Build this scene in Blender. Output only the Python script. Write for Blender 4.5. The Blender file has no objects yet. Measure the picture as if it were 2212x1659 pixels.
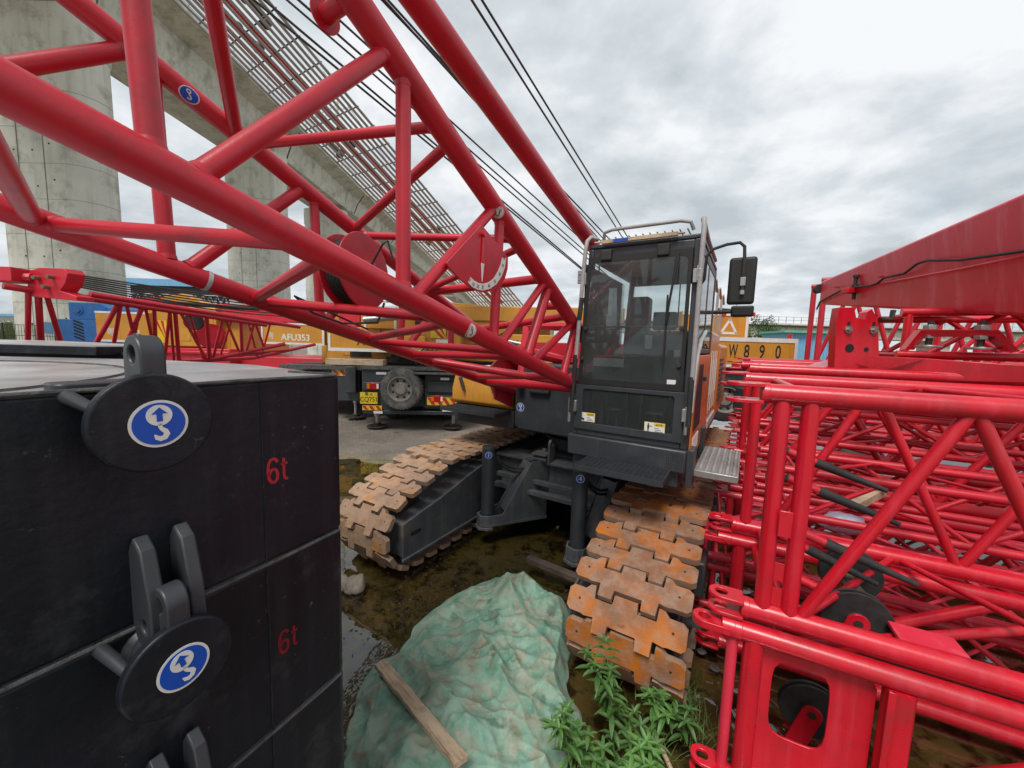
import bpy, bmesh, math, random
import numpy as np
from mathutils import Vector, Matrix, noise
random.seed(7)
PI = math.pi; R = math.radians
sc = bpy.context.scene; COL = sc.collection

# ------------------------------------------------------------------ camera
HC = 2.2; FPX = 830.0; CX, CY = 1106.0, 829.5          # picture measured at 2212 x 1659
pit, rol = R(5.8), R(1.7)
FW = Vector((0, math.cos(pit), -math.sin(pit))); U0 = Vector((0, math.sin(pit), math.cos(pit))); R0 = Vector((1, 0, 0))
RT = R0*math.cos(rol) + U0*math.sin(rol); UP = U0*math.cos(rol) - R0*math.sin(rol)
CAM = Vector((0, 0, HC))
cd = bpy.data.cameras.new('camera'); co = bpy.data.objects.new('camera', cd); COL.objects.link(co)
co.matrix_world = Matrix.Translation(CAM) @ Matrix((RT, UP, -FW)).transposed().to_4x4()
cd.sensor_fit = 'HORIZONTAL'; cd.sensor_width = 36; cd.lens = 36*FPX/2212; cd.clip_start = .02; cd.clip_end = 2000
sc.camera = co
def ray(x, y): return FW + RT*((x-CX)/FPX) - UP*((y-CY)/FPX)
def at(x, y, D):                                        # point seen at pixel x,y at distance D (m) ahead
    d = ray(x, y); return CAM + d*(D/d.y)
def onz(x, y, z):                                       # point seen at pixel x,y on the level z
    d = ray(x, y); return CAM + d*((z-HC)/d.z)

# ------------------------------------------------------------------ world and sun
w = bpy.data.worlds.new('World'); sc.world = w; w.use_nodes = True
nt = w.node_tree; nt.nodes.clear(); N = nt.nodes.new; Lk = nt.links.new
out = N('ShaderNodeOutputWorld'); bg = N('ShaderNodeBackground'); bg2 = N('ShaderNodeBackground'); mx = N('ShaderNodeMixShader')
sky = N('ShaderNodeTexSky'); sky.sky_type = 'NISHITA'; sky.sun_disc = False
G0 = -.12
SUN_EL, SUN_AZ = R(58), R(205)
sky.sun_elevation = SUN_EL; sky.sun_rotation = SUN_AZ
Lk(sky.outputs[0], bg.inputs[0]); bg.inputs[1].default_value = .10
tc = N('ShaderNodeTexCoord'); sep = N('ShaderNodeSeparateXYZ'); Lk(tc.outputs['Generated'], sep.inputs[0])
mz = N('ShaderNodeMath'); mz.operation = 'MAXIMUM'; Lk(sep.outputs[2], mz.inputs[0]); mz.inputs[1].default_value = .0
ad = N('ShaderNodeMath'); ad.operation = 'ADD'; Lk(mz.outputs[0], ad.inputs[0]); ad.inputs[1].default_value = .22
cb = N('ShaderNodeCombineXYZ')
for i in (0, 1):
    dv = N('ShaderNodeMath'); dv.operation = 'DIVIDE'; Lk(sep.outputs[i], dv.inputs[0]); Lk(ad.outputs[0], dv.inputs[1]); Lk(dv.outputs[0], cb.inputs[i])
cb.inputs[2].default_value = 3.1
n1 = N('ShaderNodeTexNoise'); n1.inputs['Scale'].default_value = 2.1; n1.inputs['Detail'].default_value = 10; n1.inputs['Roughness'].default_value = .56; n1.inputs['Distortion'].default_value = .12
Lk(cb.outputs[0], n1.inputs['Vector'])
cr = N('ShaderNodeValToRGB'); e = cr.color_ramp.elements
e[0].position = .37; e[0].color = (.50, .56, .60, 1); e[1].position = .63; e[1].color = (.90, .92, .945, 1)
m_ = cr.color_ramp.elements.new(.51); m_.color = (.68, .73, .77, 1)
Lk(n1.outputs[0], cr.inputs[0]); Lk(cr.outputs[0], bg2.inputs[0]); bg2.inputs[1].default_value = .77
n2 = N('ShaderNodeTexNoise'); n2.inputs['Scale'].default_value = 1.6; n2.inputs['Detail'].default_value = 5
cb2 = N('ShaderNodeVectorMath'); cb2.operation = 'ADD'; cb2.inputs[1].default_value = (5.3, 2.1, 9); Lk(cb.outputs[0], cb2.inputs[0]); Lk(cb2.outputs[0], n2.inputs['Vector'])
cr2 = N('ShaderNodeValToRGB'); e = cr2.color_ramp.elements; e[0].position = .22; e[0].color = (.75, .75, .75, 1); e[1].position = .46; e[1].color = (1, 1, 1, 1)
Lk(n2.outputs[0], cr2.inputs[0]); Lk(cr2.outputs[0], mx.inputs[0]); Lk(bg.outputs[0], mx.inputs[1]); Lk(bg2.outputs[0], mx.inputs[2]); Lk(mx.outputs[0], out.inputs[0])
sl = bpy.data.lights.new('sun', 'SUN'); sl.energy = 2.3; sl.angle = R(20); sl.color = (1, .97, .92)
so = bpy.data.objects.new('sun', sl); COL.objects.link(so)
sd = Vector((math.sin(SUN_AZ)*math.cos(SUN_EL), math.cos(SUN_AZ)*math.cos(SUN_EL), math.sin(SUN_EL)))
so.rotation_euler = sd.to_track_quat('Z', 'Y').to_euler()
sc.view_settings.view_transform = 'Standard'; sc.view_settings.look = 'None'; sc.view_settings.exposure = .42; sc.view_settings.gamma = 1
sc.render.engine = 'CYCLES'
try:
    sc.cycles.max_bounces = 8; sc.cycles.transparent_max_bounces = 16; sc.cycles.glossy_bounces = 4; sc.cycles.diffuse_bounces = 3
except Exception: pass

# ------------------------------------------------------------------ materials
def mk(name, c1, c2=None, rough=.5, metal=0., ns=5., bump=.0, bs=60., dirt=None, da=.35, ds=2.5, streak=None, sa=.4, spec=.5, rand=True, coat=0., var=.0, smap=(14, 14, .7), chips=None, ca=.5):
    m = bpy.data.materials.new(name); m.use_nodes = True; t = m.node_tree; nn = t.nodes.new; lk = t.links.new
    b = t.nodes['Principled BSDF']; b.inputs['Metallic'].default_value = metal; b.inputs['Specular IOR Level'].default_value = spec
    b.inputs['Coat Weight'].default_value = coat; b.inputs['Coat Roughness'].default_value = .25
    tcn = nn('ShaderNodeTexCoord'); vec = tcn.outputs['Object']
    if rand:
        oi = nn('ShaderNodeObjectInfo'); sc_ = nn('ShaderNodeMath'); sc_.operation = 'MULTIPLY'; sc_.inputs[1].default_value = 37.
        lk(oi.outputs['Random'], sc_.inputs[0]); va = nn('ShaderNodeVectorMath'); va.operation = 'ADD'; lk(vec, va.inputs[0]); lk(sc_.outputs[0], va.inputs[1]); vec = va.outputs[0]
    def noi(s, det=6, v=vec, ro=.6):
        x = nn('ShaderNodeTexNoise'); x.inputs['Scale'].default_value = s; x.inputs['Detail'].default_value = det; x.inputs['Roughness'].default_value = ro; lk(v, x.inputs['Vector']); return x.outputs[0]
    def ramp(f, a, b_):
        x = nn('ShaderNodeMapRange'); x.inputs[1].default_value = a; x.inputs[2].default_value = b_; lk(f, x.inputs[0]); return x.outputs[0]
    def mix(f, a, b_):
        x = nn('ShaderNodeMix'); x.data_type = 'RGBA'
        if hasattr(f, 'is_linked') or hasattr(f, 'links'): lk(f, x.inputs[0])
        else: x.inputs[0].default_value = f
        for v, s in ((a, 6), (b_, 7)):
            if isinstance(v, tuple): x.inputs[s].default_value = (*v, 1)
            else: lk(v, x.inputs[s])
        return x.outputs[2]
    c = c1
    c2 = c2 or tuple(v*.8 for v in c1)
    c = mix(ramp(noi(ns), .35, .65), c1, c2)
    if dirt:
        f = ramp(noi(ds, 9, ro=.68), .62-.3*da, .72-.15*da); mm = nn('ShaderNodeMath'); mm.operation = 'MULTIPLY'; mm.inputs[1].default_value = min(1, da*1.6); lk(f, mm.inputs[0]); c = mix(mm.outputs[0], c, dirt)
    if streak:
        mp = nn('ShaderNodeMapping'); mp.inputs['Scale'].default_value = smap; lk(vec, mp.inputs[0])
        f = ramp(noi(1.6, 5, mp.outputs[0]), .5, .75); mm = nn('ShaderNodeMath'); mm.operation = 'MULTIPLY'; mm.inputs[1].default_value = sa; lk(f, mm.inputs[0]); c = mix(mm.outputs[0], c, streak)
    if chips:
        cm = nn('ShaderNodeMath'); cm.operation = 'MULTIPLY'; lk(ramp(noi(38, 4, ro=.75), .655, .675), cm.inputs[0]); lk(ramp(noi(2.2, 3), .46, .60), cm.inputs[1]); cm2 = nn('ShaderNodeMath'); cm2.operation = 'MULTIPLY'; cm2.inputs[1].default_value = ca; lk(cm.outputs[0], cm2.inputs[0]); c = mix(cm2.outputs[0], c, chips)
    if var:
        hs = nn('ShaderNodeHueSaturation'); oi2 = nn('ShaderNodeObjectInfo'); lk(ramp_out(t, oi2.outputs['Random'], 1-var, 1+var), hs.inputs['Value'])
        if isinstance(c, tuple): hs.inputs['Color'].default_value = (*c, 1)
        else: lk(c, hs.inputs['Color'])
        c = hs.outputs[0]
    lk(c, b.inputs['Base Color'])
    rr = nn('ShaderNodeMapRange'); rr.inputs[3].default_value = max(.03, rough-.12); rr.inputs[4].default_value = min(1, rough+.15); lk(noi(ns*2.3), rr.inputs[0]); lk(rr.outputs[0], b.inputs['Roughness'])
    if bump:
        bp = nn('ShaderNodeBump'); bp.inputs['Strength'].default_value = bump; bp.inputs['Distance'].default_value = .01; lk(noi(bs, 5), bp.inputs['Height']); lk(bp.outputs[0], b.inputs['Normal'])
    return m
def ramp_out(t, f, a, b_):
    x = t.nodes.new('ShaderNodeMapRange'); x.inputs[3].default_value = a; x.inputs[4].default_value = b_; t.links.new(f, x.inputs[0]); return x.outputs[0]
M = {}
M['red'] = mk('crane_red_paint', (.57, .010, .028), (.48, .007, .022), rough=.42, ns=3, bump=.10, bs=45, dirt=(.16, .03, .03), da=.26, ds=7, coat=.2, chips=(.10, .03, .03), ca=.8)
M['red2'] = mk('bright_red_paint', (.60, .006, .021), (.50, .005, .016), rough=.30, ns=4, bump=.06, bs=40, dirt=(.25, .03, .03), da=.25, ds=4, coat=.22, streak=(.66, .06, .10), sa=.35, chips=(.14, .05, .05), ca=.8)
M['red3'] = mk('pale_lit_red_paint', (.70, .035, .07), (.60, .02, .045), rough=.30, ns=2, bump=.05, bs=30, streak=(.75, .22, .27), sa=.5, smap=(6, 6, .5), dirt=(.45, .02, .03), da=.2)  # pinkish light on the girder is put into this paler red and its streaks
M['rust'] = mk('worn_rusty_steel', (.16, .07, .045), (.22, .12, .09), rough=.7, ns=12, bump=.3)
M['black'] = mk('counterweight_black_paint', (.006, .0075, .011), (.011, .0135, .021), rough=.44, ns=2.5, bump=.22, bs=26, dirt=(.06, .062, .068), da=.3, ds=6, streak=(.03, .031, .036), sa=.4, spec=.3, chips=(.16, .165, .17), ca=.45)
M['wetsheen'] = mk('wet_sky_sheen_top', (.50, .50, .50), (.26, .26, .265), rough=.32, ns=3, bump=.12, bs=14, dirt=(.22, .215, .2), da=.4, ds=2.2)  # wet tops; the sky's reflection is put into the pale base grey
M['weld'] = mk('grey_primer_edge', (.10, .10, .10), (.03, .03, .03), rough=.6, ns=20, bump=.5, bs=80, dirt=(.22, .10, .05), da=.2, ds=9)
M['dgrey'] = mk('charcoal_machine_paint', (.040, .044, .051), (.030, .033, .039), rough=.42, ns=3, bump=.05, dirt=(.10, .095, .085), da=.22, ds=4, streak=(.07, .07, .068), sa=.35)
M['dirtgrey'] = mk('dusty_grey_frame', (.075, .082, .092), (.055, .06, .068), rough=.6, ns=4, bump=.1, dirt=(.15, .125, .1), da=.4, ds=3.5, streak=(.16, .15, .14), sa=.55)
M['gunk'] = mk('oily_dark_steel', (.012, .010, .009), (.05, .035, .025), rough=.55, ns=9, bump=.3)
M['rubber'] = mk('black_rubber', (.015, .015, .016), (.03, .03, .03), rough=.7, ns=20, bump=.2)
M['tyre'] = mk('muddy_tyre_rubber', (.10, .095, .085), (.05, .048, .045), rough=.85, ns=8, bump=.4, bs=30, dirt=(.2, .18, .155), da=.45, ds=5)
M['rim'] = mk('dusty_wheel_rim', (.24, .22, .19), (.17, .15, .13), rough=.6, ns=8, bump=.1)
M['chrome'] = mk('bare_steel', (.42, .41, .40), (.33, .32, .31), rough=.35, metal=.8, ns=9)
M['galv'] = mk('brushed_aluminium', (.50, .49, .47), (.36, .36, .35), rough=.38, metal=.75, ns=10, bump=.1)
M['rail'] = mk('grey_guard_rail_paint', (.36, .35, .34), (.28, .27, .27), rough=.5, ns=12, bump=.15)
M['orange'] = mk('orange_body_paint', (.62, .22, .02), (.55, .18, .015), rough=.28, ns=2, coat=.5, dirt=(.45, .22, .08), da=.12, streak=(.4, .2, .06), sa=.3)
M['yellow'] = mk('weathered_yellow_paint', (.58, .27, .025), (.50, .21, .02), rough=.45, ns=2, dirt=(.32, .17, .05), da=.25, ds=3, streak=(.30, .16, .05), sa=.45, coat=.1, chips=(.12, .06, .03), ca=.8)
M['ybright'] = mk('bright_yellow_paint', (.75, .52, .02), rough=.5)
M['blue'] = mk('sky_blue_machine_paint', (.04, .20, .55), (.03, .15, .42), rough=.45, dirt=(.07, .13, .25), da=.2)
M['cyan'] = mk('pale_blue_sheet', (.18, .40, .62), (.13, .32, .52), rough=.6, streak=(.3, .33, .34), sa=.4)
M['white'] = mk('worn_white_paint', (.72, .71, .68), (.62, .60, .56), rough=.5, ns=8, dirt=(.35, .3, .22), da=.25, ds=9)
M['signblue'] = mk('sign_blue', (.006, .07, .44), (.006, .08, .48), rough=.35, ns=3)
M['signwhite'] = mk('sign_white', (.78, .76, .72), (.7, .68, .64), rough=.4, ns=30)
M['letter'] = mk('red_lettering_paint', (.45, .02, .03), rough=.5, ns=30)
M['ink'] = mk('black_stencil_paint', (.012, .012, .012), rough=.6)
M['signred'] = mk('sign_red', (.55, .02, .02), rough=.4)
M['cable'] = mk('greasy_wire_rope', (.045, .047, .05), (.09, .09, .09), rough=.55, metal=.3, ns=60, bump=.6, bs=120)
M['conc'] = mk('pier_concrete', (.66, .65, .57), (.56, .555, .49), rough=.85, ns=.5, bump=.25, bs=6, dirt=(.26, .25, .20), da=.42, ds=.8, streak=(.24, .23, .19), sa=.45, rand=False, smap=(1.6, 1.6, .12))
M['galvbar'] = mk('weathered_grey_bars', (.52, .52, .515), (.40, .40, .40), rough=.65, ns=8, bump=.4, bs=30, metal=.2)
M['wood'] = mk('weathered_plank', (.54, .41, .28), (.40, .29, .19), rough=.85, ns=4, bump=.6, bs=30, streak=(.12, .07, .045), sa=.75, smap=(2.5, 40, 40), dirt=(.14, .09, .06), da=.3, ds=6)
M['wooddark'] = mk('dark_wet_timber', (.06, .045, .035), (.11, .08, .06), rough=.7, ns=9, bump=.6, bs=30)
M['stone'] = mk('pale_stone', (.36, .31, .25), (.26, .22, .18), rough=.9, ns=6, bump=.5, bs=20)
M['leaf'] = mk('weed_leaf', (.045, .125, .022), (.08, .18, .035), rough=.5, ns=20, var=.25)
M['stem'] = mk('weed_stem', (.10, .16, .04), rough=.6)
M['grass'] = mk('grass_blade', (.07, .13, .025), (.12, .17, .04), rough=.6, ns=9)
M['tree'] = mk('tree_leaf', (.035, .075, .02), (.06, .11, .03), rough=.7, ns=2)
M['lens'] = mk('red_lamp_lens', (.55, .01, .01), rough=.2, spec=.7)
M['amber'] = mk('amber_lens', (.7, .2, .01), rough=.2)
M['dark'] = mk('dark_interior', (.012, .012, .014), rough=.7)
M['seat'] = mk('black_seat_fabric', (.03, .032, .035), (.05, .05, .055), rough=.8, ns=20)
M['cream'] = mk('cream_headliner', (.55, .52, .38), rough=.8)
M['greyplast'] = mk('grey_interior_plastic', (.12, .125, .13), (.09, .095, .1), rough=.6)
M['leafdead'] = mk('wet_dead_leaves', (.025, .016, .010), (.06, .04, .02), rough=.5, ns=30, var=.5)

def glassmat(name, tint, ior, rough=.0, streaks=False, dust_sheen=0.):
    m = bpy.data.materials.new(name); m.use_nodes = True; t = m.node_tree; t.nodes.clear(); nn = t.nodes.new; lk = t.links.new
    o = nn('ShaderNodeOutputMaterial'); tr = nn('ShaderNodeBsdfTransparent'); tr.inputs[0].default_value = (*tint, 1)
    gl = nn('ShaderNodeBsdfGlossy'); gl.inputs['Roughness'].default_value = rough; gl.inputs[0].default_value = (1, 1, 1, 1)
    fr = nn('ShaderNodeFresnel'); fr.inputs[0].default_value = ior; mx_ = nn('ShaderNodeMixShader'); lk(fr.outputs[0], mx_.inputs[0]); lk(tr.outputs[0], mx_.inputs[1]); lk(gl.outputs[0], mx_.inputs[2])
    last = mx_.outputs[0]
    if streaks:
        tcn = nn('ShaderNodeTexCoord'); mp = nn('ShaderNodeMapping'); mp.inputs['Scale'].default_value = (110, 110, 4); lk(tcn.outputs['Object'], mp.inputs[0])
        nz = nn('ShaderNodeTexNoise'); nz.inputs['Scale'].default_value = 1.4; nz.inputs['Detail'].default_value = 4; lk(mp.outputs[0], nz.inputs['Vector'])
        r_ = nn('ShaderNodeMapRange'); r_.inputs[1].default_value = .5; r_.inputs[2].default_value = .8; r_.inputs[3].default_value = .06; r_.inputs[4].default_value = .14; lk(nz.outputs[0], r_.inputs[0])
        df = nn('ShaderNodeBsdfDiffuse'); df.inputs[0].default_value = (.35, .37, .37, 1); m2 = nn('ShaderNodeMixShader'); lk(r_.outputs[0], m2.inputs[0]); lk(last, m2.inputs[1]); lk(df.outputs[0], m2.inputs[2]); last = m2.outputs[0]
    if dust_sheen:  # dusty grey veil; the grey sky's reflection is mixed in as diffuse colour
        df = nn('ShaderNodeBsdfDiffuse'); df.inputs[0].default_value = (.45, .48, .48, 1); m3 = nn('ShaderNodeMixShader'); tcn = nn('ShaderNodeTexCoord'); nz = nn('ShaderNodeTexNoise'); nz.inputs['Scale'].default_value = 2.5; nz.inputs['Detail'].default_value = 5; lk(tcn.outputs['Object'], nz.inputs['Vector'])
        r_ = nn('ShaderNodeMapRange'); r_.inputs[1].default_value = .3; r_.inputs[2].default_value = .7; r_.inputs[3].default_value = dust_sheen*.5; r_.inputs[4].default_value = dust_sheen*1.6; lk(nz.outputs[0], r_.inputs[0]); lk(r_.outputs[0], m3.inputs[0]); lk(last, m3.inputs[1]); lk(df.outputs[0], m3.inputs[2]); last = m3.outputs[0]
    lk(last, o.inputs[0]); return m
M['glass'] = glassmat('cab_glass', (.76, .82, .82), 1.4, dust_sheen=.07)
M['glassdirty'] = glassmat('dusty_cab_glass', (.72, .77, .77), 1.45, .02, True)

def rustmat(name, a, b_, c_, d_):
    m = bpy.data.materials.new(name); m.use_nodes = True; t = m.node_tree; nn = t.nodes.new; lk = t.links.new; B = t.nodes['Principled BSDF']
    g = nn('ShaderNodeNewGeometry'); oi = nn('ShaderNodeObjectInfo')
    n_ = nn('ShaderNodeTexNoise'); n_.inputs['Scale'].default_value = 4.5; n_.inputs['Detail'].default_value = 6; lk(g.outputs['Position'], n_.inputs['Vector'])
    ad_ = nn('ShaderNodeMath'); ad_.operation = 'MULTIPLY_ADD'; lk(oi.outputs['Random'], ad_.inputs[0]); ad_.inputs[1].default_value = .16; lk(n_.outputs[0], ad_.inputs[2])
    cr_ = nn('ShaderNodeValToRGB'); e_ = cr_.color_ramp.elements; e_[0].position = .40; e_[0].color = (*a, 1); e_[1].position = .66; e_[1].color = (*c_, 1); q = cr_.color_ramp.elements.new(.53); q.color = (*b_, 1); lk(ad_.outputs[0], cr_.inputs[0])
    n3 = nn('ShaderNodeTexNoise'); n3.inputs['Scale'].default_value = 11; n3.inputs['Detail'].default_value = 9; n3.inputs['Roughness'].default_value = .7; lk(g.outputs['Position'], n3.inputs['Vector'])
    r_ = nn('ShaderNodeMapRange'); r_.inputs[1].default_value = .46; r_.inputs[2].default_value = .60; r_.inputs[4].default_value = .62; lk(n3.outputs[0], r_.inputs[0])
    mi = nn('ShaderNodeMix'); mi.data_type = 'RGBA'; lk(r_.outputs[0], mi.inputs[0]); lk(cr_.outputs[0], mi.inputs[6]); mi.inputs[7].default_value = (*d_, 1)
    n5 = nn('ShaderNodeTexNoise'); n5.inputs['Scale'].default_value = 5; n5.inputs['Detail'].default_value = 3; mp5 = nn('ShaderNodeVectorMath'); mp5.operation = 'ADD'; mp5.inputs[1].default_value = (7, 3, 1); lk(g.outputs['Position'], mp5.inputs[0]); lk(mp5.outputs[0], n5.inputs['Vector'])
    r5 = nn('ShaderNodeMapRange'); r5.inputs[1].default_value = .68; r5.inputs[2].default_value = .72; r5.inputs[4].default_value = .75; lk(n5.outputs[0], r5.inputs[0])
    m5 = nn('ShaderNodeMix'); m5.data_type = 'RGBA'; lk(r5.outputs[0], m5.inputs[0]); lk(mi.outputs[2], m5.inputs[6]); m5.inputs[7].default_value = (.16, .045, .02, 1)
    tn = nn('ShaderNodeTexCoord'); sn = nn('ShaderNodeSeparateXYZ'); lk(tn.outputs['Normal'], sn.inputs[0]); ra = nn('ShaderNodeMapRange'); ra.inputs[1].default_value = .75; ra.inputs[2].default_value = .3; ra.inputs[4].default_value = .75; lk(sn.outputs[2], ra.inputs[0])
    m6 = nn('ShaderNodeMix'); m6.data_type = 'RGBA'; lk(ra.outputs[0], m6.inputs[0]); lk(m5.outputs[2], m6.inputs[6]); m6.inputs[7].default_value = (.30, .20, .14, 1)
    lk(m6.outputs[2], B.inputs['Base Color']); B.inputs['Roughness'].default_value = .68
    bp = nn('ShaderNodeBump'); bp.inputs['Strength'].default_value = .5; bp.inputs['Distance'].default_value = .006; n4 = nn('ShaderNodeTexNoise'); n4.inputs['Scale'].default_value = 45; n4.inputs['Detail'].default_value = 6; lk(g.outputs['Position'], n4.inputs['Vector']); lk(n4.outputs[0], bp.inputs['Height']); lk(bp.outputs[0], B.inputs['Normal'])
    return m
M['padR'] = rustmat('orange_rust_track', (.46, .135, .010), (.38, .11, .014), (.22, .10, .05), (.30, .20, .145))
M['padL'] = rustmat('pale_rust_track', (.44, .19, .05), (.47, .28, .16), (.38, .25, .17), (.26, .14, .085))

# ------------------------------------------------------------------ mesh tools
def V3(*a): return Vector(a[0]) if len(a) == 1 else Vector(a)
def basis(d):
    d = Vector(d).normalized(); a = Vector((0, 0, 1)) if abs(d.z) < .95 else Vector((1, 0, 0)); x = d.cross(a).normalized(); return x, x.cross(d).normalized()*-1, d
class MB:
    def __init__(s): s.v = []; s.f = []; s.m = []; s.cm = 0
    def add(s, vs, fs):
        o = len(s.v); s.v += [tuple(v) for v in vs]; s.f += [tuple(i+o for i in f) for f in fs]; s.m += [s.cm]*len(fs); return s
    def mat(s, i): s.cm = i; return s
    def box(s, lo, hi, mt=None):
        x0, y0, z0 = lo; x1, y1, z1 = hi
        vs = [V3(x, y, z) for x in (x0, x1) for y in (y0, y1) for z in (z0, z1)]
        if mt is not None: vs = [mt @ v for v in vs]
        return s.add(vs, [(0, 1, 3, 2), (4, 6, 7, 5), (0, 4, 5, 1), (2, 3, 7, 6), (0, 2, 6, 4), (1, 5, 7, 3)])
    def cyl(s, a, b, r0, r1=None, n=16, cap=True):
        r1 = r0 if r1 is None else r1; a, b = V3(a), V3(b); x, y, d = basis(b-a); vs = []
        for p, r in ((a, r0), (b, r1)):
            for i in range(n): t = 2*PI*i/n; vs.append(p + x*(r*math.cos(t)) + y*(r*math.sin(t)))
        fs = [(i, (i+1) % n, n+(i+1) % n, n+i) for i in range(n)]
        if cap: fs += [tuple(range(n))[::-1], tuple(range(n, 2*n))]
        return s.add(vs, fs)
    def tube(s, pts, r, n=8, cap=True, r_end=None):
        pts = [V3(p) for p in pts]; k = len(pts); vs = []; x = None
        for i, p in enumerate(pts):
            d = (pts[min(i+1, k-1)] - pts[max(i-1, 0)]).normalized()
            if x is None: x = basis(d)[0]
            x = (x - d*x.dot(d)).normalized(); y = d.cross(x); rr = r if r_end is None else r + (r_end-r)*i/(k-1)
            for j in range(n): t = 2*PI*j/n; vs.append(p + x*(rr*math.cos(t)) + y*(rr*math.sin(t)))
        fs = [(i*n+j, i*n+(j+1) % n, (i+1)*n+(j+1) % n, (i+1)*n+j) for i in range(k-1) for j in range(n)]
        if cap: fs += [tuple(range(n))[::-1], tuple(range((k-1)*n, k*n))]
        return s.add(vs, fs)
    def prism(s, poly, ext):                       # poly: list of 3D points (planar), ext: vector
        poly = [V3(p) for p in poly]; ext = V3(ext); n = len(poly)
        return s.add(poly + [p+ext for p in poly], [tuple(range(n))[::-1], tuple(range(n, 2*n))] + [(i, (i+1) % n, n+(i+1) % n, n+i) for i in range(n)])
    def ring(s, outer, inner, ext):                # plate with a hole; outer and inner same count
        outer = [V3(p) for p in outer]; inner = [V3(p) for p in inner]; ext = V3(ext); n = len(outer)
        vs = outer + inner + [p+ext for p in outer] + [p+ext for p in inner]; fs = []
        for i in range(n):
            j = (i+1) % n; fs += [(i, j, n+j, n+i)[::-1], (2*n+i, 2*n+j, 3*n+j, 3*n+i), (i, j, 2*n+j, 2*n+i), (n+i, 3*n+i, 3*n+j, n+j)]
        return s.add(vs, fs)
    def build(s, name, mt, parent=None, bevel=0, seg=2, smooth=True, label=None, recalc=True):
        me = bpy.data.meshes.new(name); me.from_pydata(s.v, [], s.f)
        for m in (mt if isinstance(mt, (list, tuple)) else [mt]): me.materials.append(M[m] if isinstance(m, str) else m)
        me.polygons.foreach_set('material_index', s.m)
        if recalc:
            bm = bmesh.new(); bm.from_mesh(me); bmesh.ops.recalc_face_normals(bm, faces=bm.faces); bm.to_mesh(me); bm.free()
        if smooth:
            me.polygons.foreach_set('use_smooth', [True]*len(me.polygons)); me.set_sharp_from_angle(angle=R(35))
        o = bpy.data.objects.new(name, me); COL.objects.link(o)
        if parent: o.parent = parent
        if bevel:
            b = o.modifiers.new('bevel', 'BEVEL'); b.width = bevel; b.segments = seg; b.limit_method = 'ANGLE'; b.angle_limit = R(40)
        if label: o['label'] = label
        return o
def tag(o, label=None, cat=None, group=None, kind=None):
    if label: o['label'] = label
    if cat: o['category'] = cat
    if group: o['group'] = group
    if kind: o['kind'] = kind
    return o
class Frame:
    def __init__(s, o, ang): s.o = V3(o); s.a = ang; s.M = Matrix.Translation(s.o) @ Matrix.Rotation(ang, 4, 'Z'); s.I = s.M.inverted()
    def L(s, p): return s.I @ V3(p)
    def at(s, x, y, D): return s.I @ at(x, y, D)
    def z(s, x, y, z): return s.I @ onz(x, y, z)
    def px(s, x, y, ax, val):                       # ray meets the local plane axis=val
        c = s.I @ CAM; d = s.I.to_3x3() @ ray(x, y); return c + d*((val-c[ax])/d[ax])
    def empty(s, name, label, cat, group=None):
        e_ = bpy.data.objects.new(name, None); e_.empty_display_size = .2; COL.objects.link(e_); e_.matrix_world = s.M; tag(e_, label, cat, group); return e_
def children(o): return [c for c in bpy.data.objects if c.parent == o]
def copy_tree(o, parent=None):
    c = o.copy(); COL.objects.link(c)
    if parent: c.parent = parent
    for ch in children(o): copy_tree(ch, c)
    return c
def arc(c, r, a0, a1, n, X, Y): return [V3(c) + V3(X)*(r*math.cos(a0+(a1-a0)*i/n)) + V3(Y)*(r*math.sin(a0+(a1-a0)*i/n)) for i in range(n+1)]
def eyeplate(mb, c, X, Y, rad, hole, length, thick, n=24):   # lug: round end with hole at c, straight to length along -X
    X, Y = V3(X).normalized(), V3(Y).normalized(); Z = X.cross(Y)
    outer = []; inner = []
    for i in range(n):
        t = 2*PI*i/n; cx_, sy = math.cos(t), math.sin(t)
        if cx_ >= 0: p = X*(rad*cx_) + Y*(rad*sy)
        else: k = 1/max(abs(cx_), abs(sy)); p = X*(length*cx_*k) + Y*(rad*sy*k)
        outer.append(V3(c)+p-Z*thick/2); inner.append(V3(c)+(X*cx_+Y*sy)*hole-Z*thick/2)
    mb.ring(outer, inner, Z*thick)
def text(body, size, mt, O, X, Y, parent=None, name='lettering', depth=.0015, align='CENTER', sx=1., bold=0.):
    cu = bpy.data.curves.new(name, 'FONT'); cu.body = body; cu.size = size; cu.offset = bold; cu.extrude = depth; cu.align_x = align; cu.align_y = 'CENTER'
    to = bpy.data.objects.new('t', cu); COL.objects.link(to); dg = bpy.context.evaluated_depsgraph_get(); dg.update()
    me = bpy.data.meshes.new_from_object(to.evaluated_get(dg)); bpy.data.objects.remove(to); bpy.data.curves.remove(cu)
    X, Y = V3(X).normalized(), V3(Y).normalized(); Z = X.cross(Y)
    me.transform(Matrix.Translation(V3(O)) @ Matrix((X*sx, Y, Z)).transposed().to_4x4()); me.materials.clear(); me.materials.append(M[mt])
    o = bpy.data.objects.new(name, me); COL.objects.link(o); o.parent = parent; return o
def disc(mb, c, r, X, Y, lift, n=40, sx=1, sy=1):
    Z = V3(X).cross(V3(Y)).normalized(); mb.prism([V3(c)+V3(X)*(r*sx*math.cos(2*PI*i/n))+V3(Y)*(r*sy*math.sin(2*PI*i/n))+Z*lift for i in range(n)], Z*.0008)
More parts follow.
